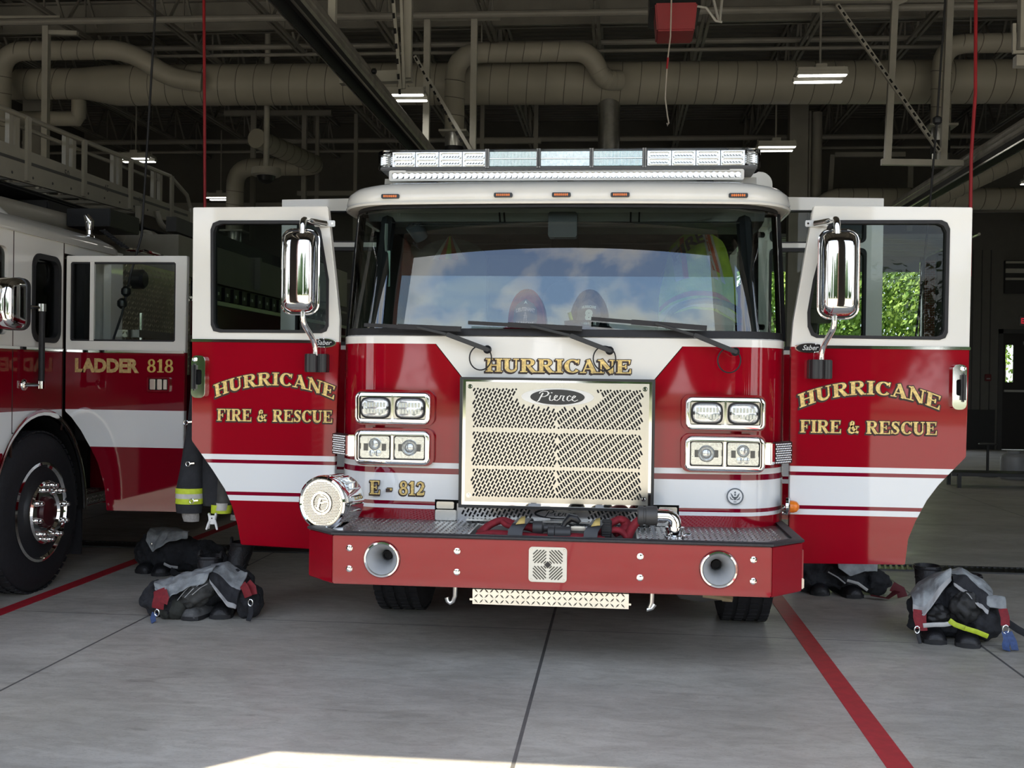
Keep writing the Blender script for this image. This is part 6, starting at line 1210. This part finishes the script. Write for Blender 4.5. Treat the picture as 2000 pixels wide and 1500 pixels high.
strap(t, 'reflective_trim', [(1.96, 1.74, .125), (2.03, 1.72, .11), (2.10, 1.74, .06)], .02, SILT); strap(t, 'piping', [(1.84, 1.80, .17), (1.90, 1.76, .14), (1.95, 1.75, .10)], .01, WHTP); strap(t, 'suspender', [(2.12, 1.72, .03), (2.22, 1.68, .02), (2.3, 1.74, .06)], .06, M('dark red webbing', (.11, .008, .014), .7), up=(0, 0, 1)); strap(t, 'suspender', [(2.27, 1.76, .09), (2.33, 1.76, .06), (2.34, 1.74, .02)], .07, MATS['dark red webbing'])
# ---- coat hanging on the inside of the left door
t = thing('turnout_coat', 'dark turnout coat with lime and silver cuff bands hanging behind the left door', 'coat', (-2.2, .4, .6))
def tubeel(pts, n=20, seed=0):
    return [[(cx+rx*cos(q)*(1+.05*NZ.noise(Vector((cos(q)*2+seed, sin(q)*2, z*9)))), cy+ry*sin(q), z) for q in [2*pi*j/n for j in range(n)]] for cx, cy, rx, ry, z in pts]
mk('sleeve', B().loft(tubeel([(-2.215, .42, .07, .05, 1.42), (-2.23, .42, .075, .055, 1.2), (-2.26, .42, .07, .055, 1.05), (-2.275, .42, .075, .06, .92), (-2.288, .42, .082, .06, .81), (-2.292, .42, .084, .06, .70), (-2.292, .42, .080, .055, .655)])), CLOTHN, t, ang=60)
for z0, z1, m_ in ((.775, .808, LIME), (.745, .775, SILT), (.712, .745, LIME)): mk('reflective_band', B().loft(tubeel([(-2.289, .42, .0855, .0635, z1), (-2.291, .42, .0865, .0635, z0)]), cap=False), m_, t)
mk('knit_cuff', B().loft(tubeel([(-2.285, .42, .055, .04, .665), (-2.28, .42, .054, .04, .63), (-2.276, .42, .048, .036, .602)])), KNIT, t, ang=60)
mk('coat_body', B().loft(tubeel([(-2.1, .44, .13, .05, 1.45), (-2.12, .44, .13, .06, 1.15), (-2.125, .44, .10, .06, .95), (-2.125, .44, .09, .055, .8), (-2.125, .44, .085, .05, .70)], seed=3)), CLOTHN, t, ang=60)
mk('sleeve', B().loft(tubeel([(-2.0, .40, .06, .05, 1.15), (-2.03, .40, .065, .05, 1.0), (-2.045, .40, .055, .05, .86), (-2.055, .40, .05, .045, .74), (-2.075, .40, .062, .045, .70), (-2.08, .40, .058, .04, .665)], seed=5)), CLOTHG, t, ang=60)
mk('reflective_band', B().loft(tubeel([(-2.075, .40, .066, .048, .712), (-2.08, .40, .064, .046, .66)]), cap=False), LIME, t); mk('reflective_band', B().loft(tubeel([(-2.062, .396, .045, .05, .725), (-2.07, .396, .045, .05, .68)]), cap=False), SILT, t)
mk('sleeve', B().loft(tubeel([(-1.95, .44, .05, .04, .9), (-1.965, .44, .05, .035, .7), (-1.98, .44, .045, .03, .64)], seed=6)), CLOTHN, t, ang=60); mk('knit_cuff', B().loft(tubeel([(-1.99, .43, .04, .03, .65), (-1.995, .43, .035, .025, .615)])), KNIT, t)
for x, z in ((-2.262, .962), (-2.235, .735), (-2.278, 1.215)): mk('snap_hook', B().tube([(x-.01+.013*cos(a), .345, z+.014*sin(a)) for a in [2*pi*j/14 for j in range(14)]], .003, 6, closed=True).bar((x+.005, .345, z+.003), (x+.032, .345, z+.006), .008), CHROME, t)
mk('coat_hook', B().tube(fillet([(-2.12, .26, 1.44), (-2.12, .34, 1.44), (-2.12, .40, 1.44), (-2.12, .40, 1.47)], .02), .008, 6), CHROME, t)
t = thing('spring_clamp', 'white two legged spring clamp gripping a cuff of the hanging coat', 'clamp', (-2.105, .36, .57))
CL = M('white enamelled steel', (.75, .76, .76), .3); b = B(); b.plate([(-2.135, .665), (-2.118, .60), (-2.092, .60), (-2.078, .665), (-2.088, .672), (-2.1, .625), (-2.112, .625), (-2.126, .67)], [], FY(.33), -.012, .012); mk('clamp_jaw', b, CL, t, bevel=.003)
b = B(); b.plate([(-2.128, .655), (-2.085, .655), (-2.086, .62), (-2.124, .62)], [], FY(.318), -.004, .004); mk('clamp_plate', b, CL, t)
for x0, x1 in ((-2.118, -2.142), (-2.09, -2.074)): mk('clamp_leg', B().tube([(x0, .322, .625), ((x0+x1)/2, .322, .60), (x1, .322, .568)], [.009, .008, .006], 8), CL, t)
mk('clamp_leg', B().tube([(-2.125, .335, .61), (-2.132, .34, .58), (-2.135, .34, .57)], .005, 6), CHROME, t); mk('rivet', B().lathe([(.005, 0), (.004, .003), (.001, .003)], (-2.105, .313, .638), (0, -1, 0), 8), DSTEEL, t)
# ---- hose load in the bumper tray
t = thing('hose', 'red hose folded in the bumper tray with a black nozzle strapped on top', 'hose', (.02, -.35, .58))
b = B()
def hp(pts, w=.075, h=.035): flat(b, fillet(pts, .03, 4), w, h, 12)
hp([(-.38, -.46, .60), (.40, -.46, .60)]); hp([(-.38, -.38, .60), (.40, -.38, .60)]); hp([(-.38, -.30, .60), (.40, -.30, .60)])
hp([(-.39, -.44, .645), (-.1, -.45, .65), (.2, -.44, .65), (.40, -.45, .645)]); hp([(-.39, -.36, .645), (.1, -.36, .65), (.40, -.36, .645)])
hp([(-.385, -.43, .69), (-.30, -.44, .705), (-.18, -.45, .70), (-.05, -.45, .69), (.12, -.45, .70), (.28, -.44, .69)], .07, .035)
hp([(-.38, -.38, .69), (-.33, -.36, .735), (-.26, -.35, .765), (-.19, -.36, .735), (-.10, -.38, .73), (-.06, -.38, .70)], .07, .04); hp([(-.26, -.40, .762), (-.235, -.40, .74), (-.15, -.40, .725)], .05, .03)
hp([(.24, -.38, .71), (.30, -.36, .755), (.36, -.35, .785), (.395, -.36, .77), (.385, -.37, .735), (.33, -.39, .71)], .065, .04); hp([(.27, -.43, .705), (.32, -.43, .74), (.37, -.43, .73), (.395, -.43, .70)], .06, .035)
hp([(.40, -.42, .69), (.415, -.42, .735), (.44, -.42, .775), (.48, -.42, .80), (.525, -.42, .808), (.552, -.42, .812)], .062, .045)
mk('hose_folds', b, HOSER, t, ang=60)
NG = M('nozzle grey', (.055, .055, .056), .5, .2)
nz_ = mk('nozzle', B().lathe([(.025, 0), (.036, .003), (.036, .05), (.03, .053), (.02, .06), (.018, .13), (.02, .14)], (-.095, -.42, .735), (1, 0, 0), 24), NG, t)
mk('valve_body', B().lathe([(.02, 0), (.034, .004), (.034, .035), (.03, .038), (.034, .041), (.034, .12), (.02, .122)], (-.015, -.45, .715), (1, 0, 0), 24), NG, nz_); mk('bail_handle', B().tube([(.055, -.43, .73), (.075, -.42, .765), (.10, -.41, .79), (.13, -.41, .785), (.15, -.41, .765)], [.012, .016, .024, .022, .012], 10).tube([(.075, -.40, .76), (.12, -.38, .74), (.16, -.4, .73)], .010, 8), BLKP, nz_); mk('pistol_grip', B().bar((.04, -.41, .725), (.10, -.41, .745), .02).bar((.10, -.41, .735), (.18, -.41, .735), .022), ALU, nz_, bevel=.005)
c = B(); c.lathe([(.03, 0), (.05, .004), (.05, .05), (.045, .055), (.03, .055)], (.262, -.42, .735), (1, 0, 0), 28)
for k in range(24): a = 2*pi*k/24; c.bar((.268, -.42+.05*cos(a), .735+.05*sin(a)), (.31, -.42+.05*cos(a), .735+.05*sin(a)), .008)
mk('nozzle_tip', c, BLK, nz_)
for x, w_ in ((-.165, .075), (.222, .07)):
    s0 = mk('strap', B().loft([[(x+dx+ox, y_, z) for dx in (-w_/2, w_/2) for _ in (0,)]+[(x+dx+ox, y_+.004, z-.004) for dx in (w_/2, -w_/2)] for y_, z, ox in ((-.53, .69, -.015), (-.525, .735, -.01), (-.50, .765, .01), (-.42, .785, .03), (-.34, .76, .035))]), BLKP, t)
    mk('strap_tab', B().add([(x-.01, -.512, .76), (x+.035, -.50, .765), (x+.035, -.46, .797), (x+.012, -.46, .792)], [(0, 1, 2, 3)]), M('yellow tab', (.55, .42, .14), .6), s0, mods=[('SOLIDIFY', dict(thickness=.004))])
    for q in (-1, 1): mk('strap_ring', B().tube([(x-.012+q*(w_/2+.004), -.535, .705), (x-.012+q*(w_/2+.01), -.54, .695)], .004, 6), CHROME, s0)
# ---- helmets on the dashboard
def helmet(label, cx, cy, cz, col, letters, rz=0):
    t = thing('helmet', label, 'helmet', (cx, cy, cz), 'helmets on the dashboard'); m_ = M(letters[0]+' shell', col, .25, var=.1); rg = []
    for k in range(9):
        q = k/8*pi/2; r = cos(q); rg.append([(cx+.118*max(r, .02)*cos(a), cy+.145*max(r, .02)*sin(a), cz+.05+.19*sin(q)) for a in [2*pi*j/32 for j in range(32)]])
    mk('shell', B().loft([[(cx+.118*cos(a), cy+.145*sin(a), cz+.0) for a in [2*pi*j/32 for j in range(32)]]]+rg), m_, t, ang=60)
    mk('brim', B().loft([[(cx+.12*k_*cos(a), cy+.15*k_*sin(a)+.02*(k_-1), cz+z) for a in [2*pi*j/32 for j in range(32)]] for k_, z in ((1.0, .03), (1.22, .012), (1.25, .004), (1.2, .0), (1.0, .01))], cap=False), m_, t, ang=60)
    for a in (-60, -25, 25, 60): mk('ridge', B().tube([(cx+.12*sin(radians(a))*cos(q), cy-.147*cos(q)*cos(radians(a)), cz+.05+.193*sin(q)) for q in [pi/2*j/8 for j in range(9)]], .005, 6), m_, t)
    yf = cy-.165; P = lambda u, v, d: (cx+u, yf-d+v*.22, cz+.02+v)
    fs = [(-.055, 0), (.055, 0), (.07, .03), (.065, .1), (.045, .13), (0, .16), (-.045, .13), (-.065, .1), (-.07, .03)]
    sh = mk('shield', B().plate(fs, [], lambda u, v, w_: P(u, v, w_), -.004, .004), M('shield black', (.012, .012, .013), .5), t); return t, sh, P
WL_ = M('white stitched letters', (.75, .78, .72), .5)
t, sh, P = helmet('red lieutenant helmet on the dashboard behind the windscreen', -.205, .40, 1.80, (.30, .012, .03), ('red helmet',))
sans('LIEUTENANT', .03, lambda u, v, d: P(u, .088+v-3.5*u*u, .004+d), M('pink white letters', (.65, .5, .5), .5), sh, width=.11, bold=.0015); sans('HURRICANE', .024, lambda u, v, d: P(u, .006+v, .004+d), MATS['pink white letters'], sh, width=.1, bold=.001)
mk('ladder_emblem', B().bar(P(-.006, .03, .005), P(-.002, .08, .005), .004).bar(P(.006, .03, .005), P(.002, .08, .005), .004).bar(P(-.01, .045, .005), P(.01, .05, .005), .004).bar(P(-.01, .06, .005), P(.01, .058, .005), .004), MATS['pink white letters'], sh, ang=0); mk('shield_crest', B().plate([(-.012, .128), (0, .15), (.012, .128), (0, .134)], [], lambda u, v, w_: P(u, v, w_+.006), 0, .002), WL_, sh)
t, sh, P = helmet('black helmet with a big white number 8 on the dashboard behind the windscreen', .165, .40, 1.80, (.014, .016, .018), ('black helmet',))
sans('8', .085, lambda u, v, d: P(u, .035+v, .004+d), WL_, sh, bold=.006, width=.046); sans('HURRICANE', .022, lambda u, v, d: P(u, .108+v-3.5*u*u, .004+d), WL_, sh, width=.082, bold=.001); sans('FIRE & RESCUE', .02, lambda u, v, d: P(u, .01+v, .004+d), WL_, sh, width=.085, bold=.001)
mk('reflective_patch', B().add([(.055, .28, 1.85), (.04, .3, 1.90), (.06, .285, 1.905), (.075, .265, 1.855)], [(0, 1, 2, 3)]), LIME, t, mods=[('SOLIDIFY', dict(thickness=.003))]); mk('visor', B().loft([[(.165+.152*cos(a), .40+.19*sin(a), 1.80+z) for a in [radians(190+j*10) for j in range(10)]] for z in (.01, .055)], cap=False), glass('visor', (.7, .75, .7), 1.8), t, mods=[('SOLIDIFY', dict(thickness=.003))])
# ---- high visibility vests on the seats
VLIME = M('lime vest mesh', (.50, .70, .06), .8, var=.15, scale=12, bump=.4, bscale=25); VOR = M('orange vest tape', (.60, .10, .02), .6, var=.1); VWH = M('white vest tape', (.62, .62, .58), .5, var=.1)
t = thing('safety_vest', 'lime safety vest lettered FIRE draped over the driver seat', 'vest', (.86, 1.1, 2.0))
def vs_(u, v, d=0): # u across -1..1, v down 0..1
    x = .86+.255*u*(.72+.28*min(1, v*1.6)); z = 2.50-.10*abs(u)**2.2-.52*v; y = 1.22-.10*sin(min(1, v*2)*pi/2)-.03*cos(u*1.4)+.10*abs(u)**3; p = Vector((x, y, z)); k = NZ.noise(p*9)*.02; return (x, y-k-d, z+k*.5)
mk('vest_cloth', B().grid(lambda a, c: vs_(2*a-1, c), 36, 24), VLIME, t, ang=0, mods=SOL[:1])
def vstripe(nm, m_, pts, w):
    b = B(); k = 14; L_ = []
    for i in range(k+1):
        u = pts[0][0]+(pts[1][0]-pts[0][0])*i/k; v = pts[0][1]+(pts[1][1]-pts[0][1])*i/k; L_ += [vs_(u-w/2*(pts[2] if len(pts) > 2 else 1), v, .012), vs_(u+w/2*(pts[2] if len(pts) > 2 else 1), v, .012)] if abs(pts[0][1]-pts[1][1]) > .2 else [vs_(u, v-w/4, .012), vs_(u, v+w/4, .012)]
    b.add(L_, [(2*i, 2*i+1, 2*i+3, 2*i+2) for i in range(k)]); mk(nm, b, m_, t, ang=0)
vstripe('orange_tape', VOR, ((-.62, .02), (-.35, .6)), .14); vstripe('white_tape', VWH, ((-.85, .06), (-.5, .6)), .22); vstripe('orange_tape', VOR, ((.28, .0), (.45, .5)), .2); vstripe('white_tape', VWH, ((.16, .0), (.4, .6)), .16); vstripe('white_tape', VWH, ((.42, .02), (.62, .6)), .1); vstripe('orange_tape', VOR, ((-1, .80), (1, .80)), .12); vstripe('white_tape', VWH, ((-1, .92), (1, .92)), .2)
sans('FIRE', .115, lambda u, v, d: vs_(-.30+(u*cos(.38)-v*sin(.38))/.24, .22-(u*sin(.38)+v*cos(.38))/.52, .020), BLKP, t, width=.24, bold=.004)
t = thing('safety_vest', 'peaked lime vest with orange and white stripes on the passenger seat', 'vest', (-.82, 1.28, 2.2))
for k, m_ in enumerate((VWH, VOR, VLIME, VOR, VWH)):
    a0, a1 = -.11+k*.044, -.11+(k+1)*.044; mk('vest_strip', B().grid(lambda a, c, a0=a0, a1=a1: (-.815+(a0+(a1-a0)*a)*(.12+c*.9), 1.30-.05*c-.03*cos((a0+(a1-a0)*a)*9), 2.475-.16*c-.02*abs(a0+a1)), 4, 8), m_, t, ang=0, mods=SOL[:1])
t = thing('accountability_tag', 'pale green tag hanging from a cord inside the left end of the windscreen', 'tag', (-1.04, .34, 2.05))
mk('tag_card', B().plate(rrect(-1.085, -1.03, 2.052, 2.268, .004), [], FY(.34), 0, .003), M('mint card', (.50, .72, .58), .6, var=.04), t); mk('cord', B().tube([(-1.058, .345, 2.43), (-1.06, .342, 2.34), (-1.055, .342, 2.262)], .008, 6).tube([(-1.05, .345, 2.43), (-1.052, .345, 2.3)], .004, 5), M('cord twine', (.35, .38, .33), .8), t)
b = B()
for k in range(7): b.box(-1.077, -1.040-(k % 3)*.006, .3385, .3395, 2.135+k*.013, 2.14+k*.013)
mk('tag_print', b, M('tag ink', (.12, .2, .16), .7), t, ang=0)
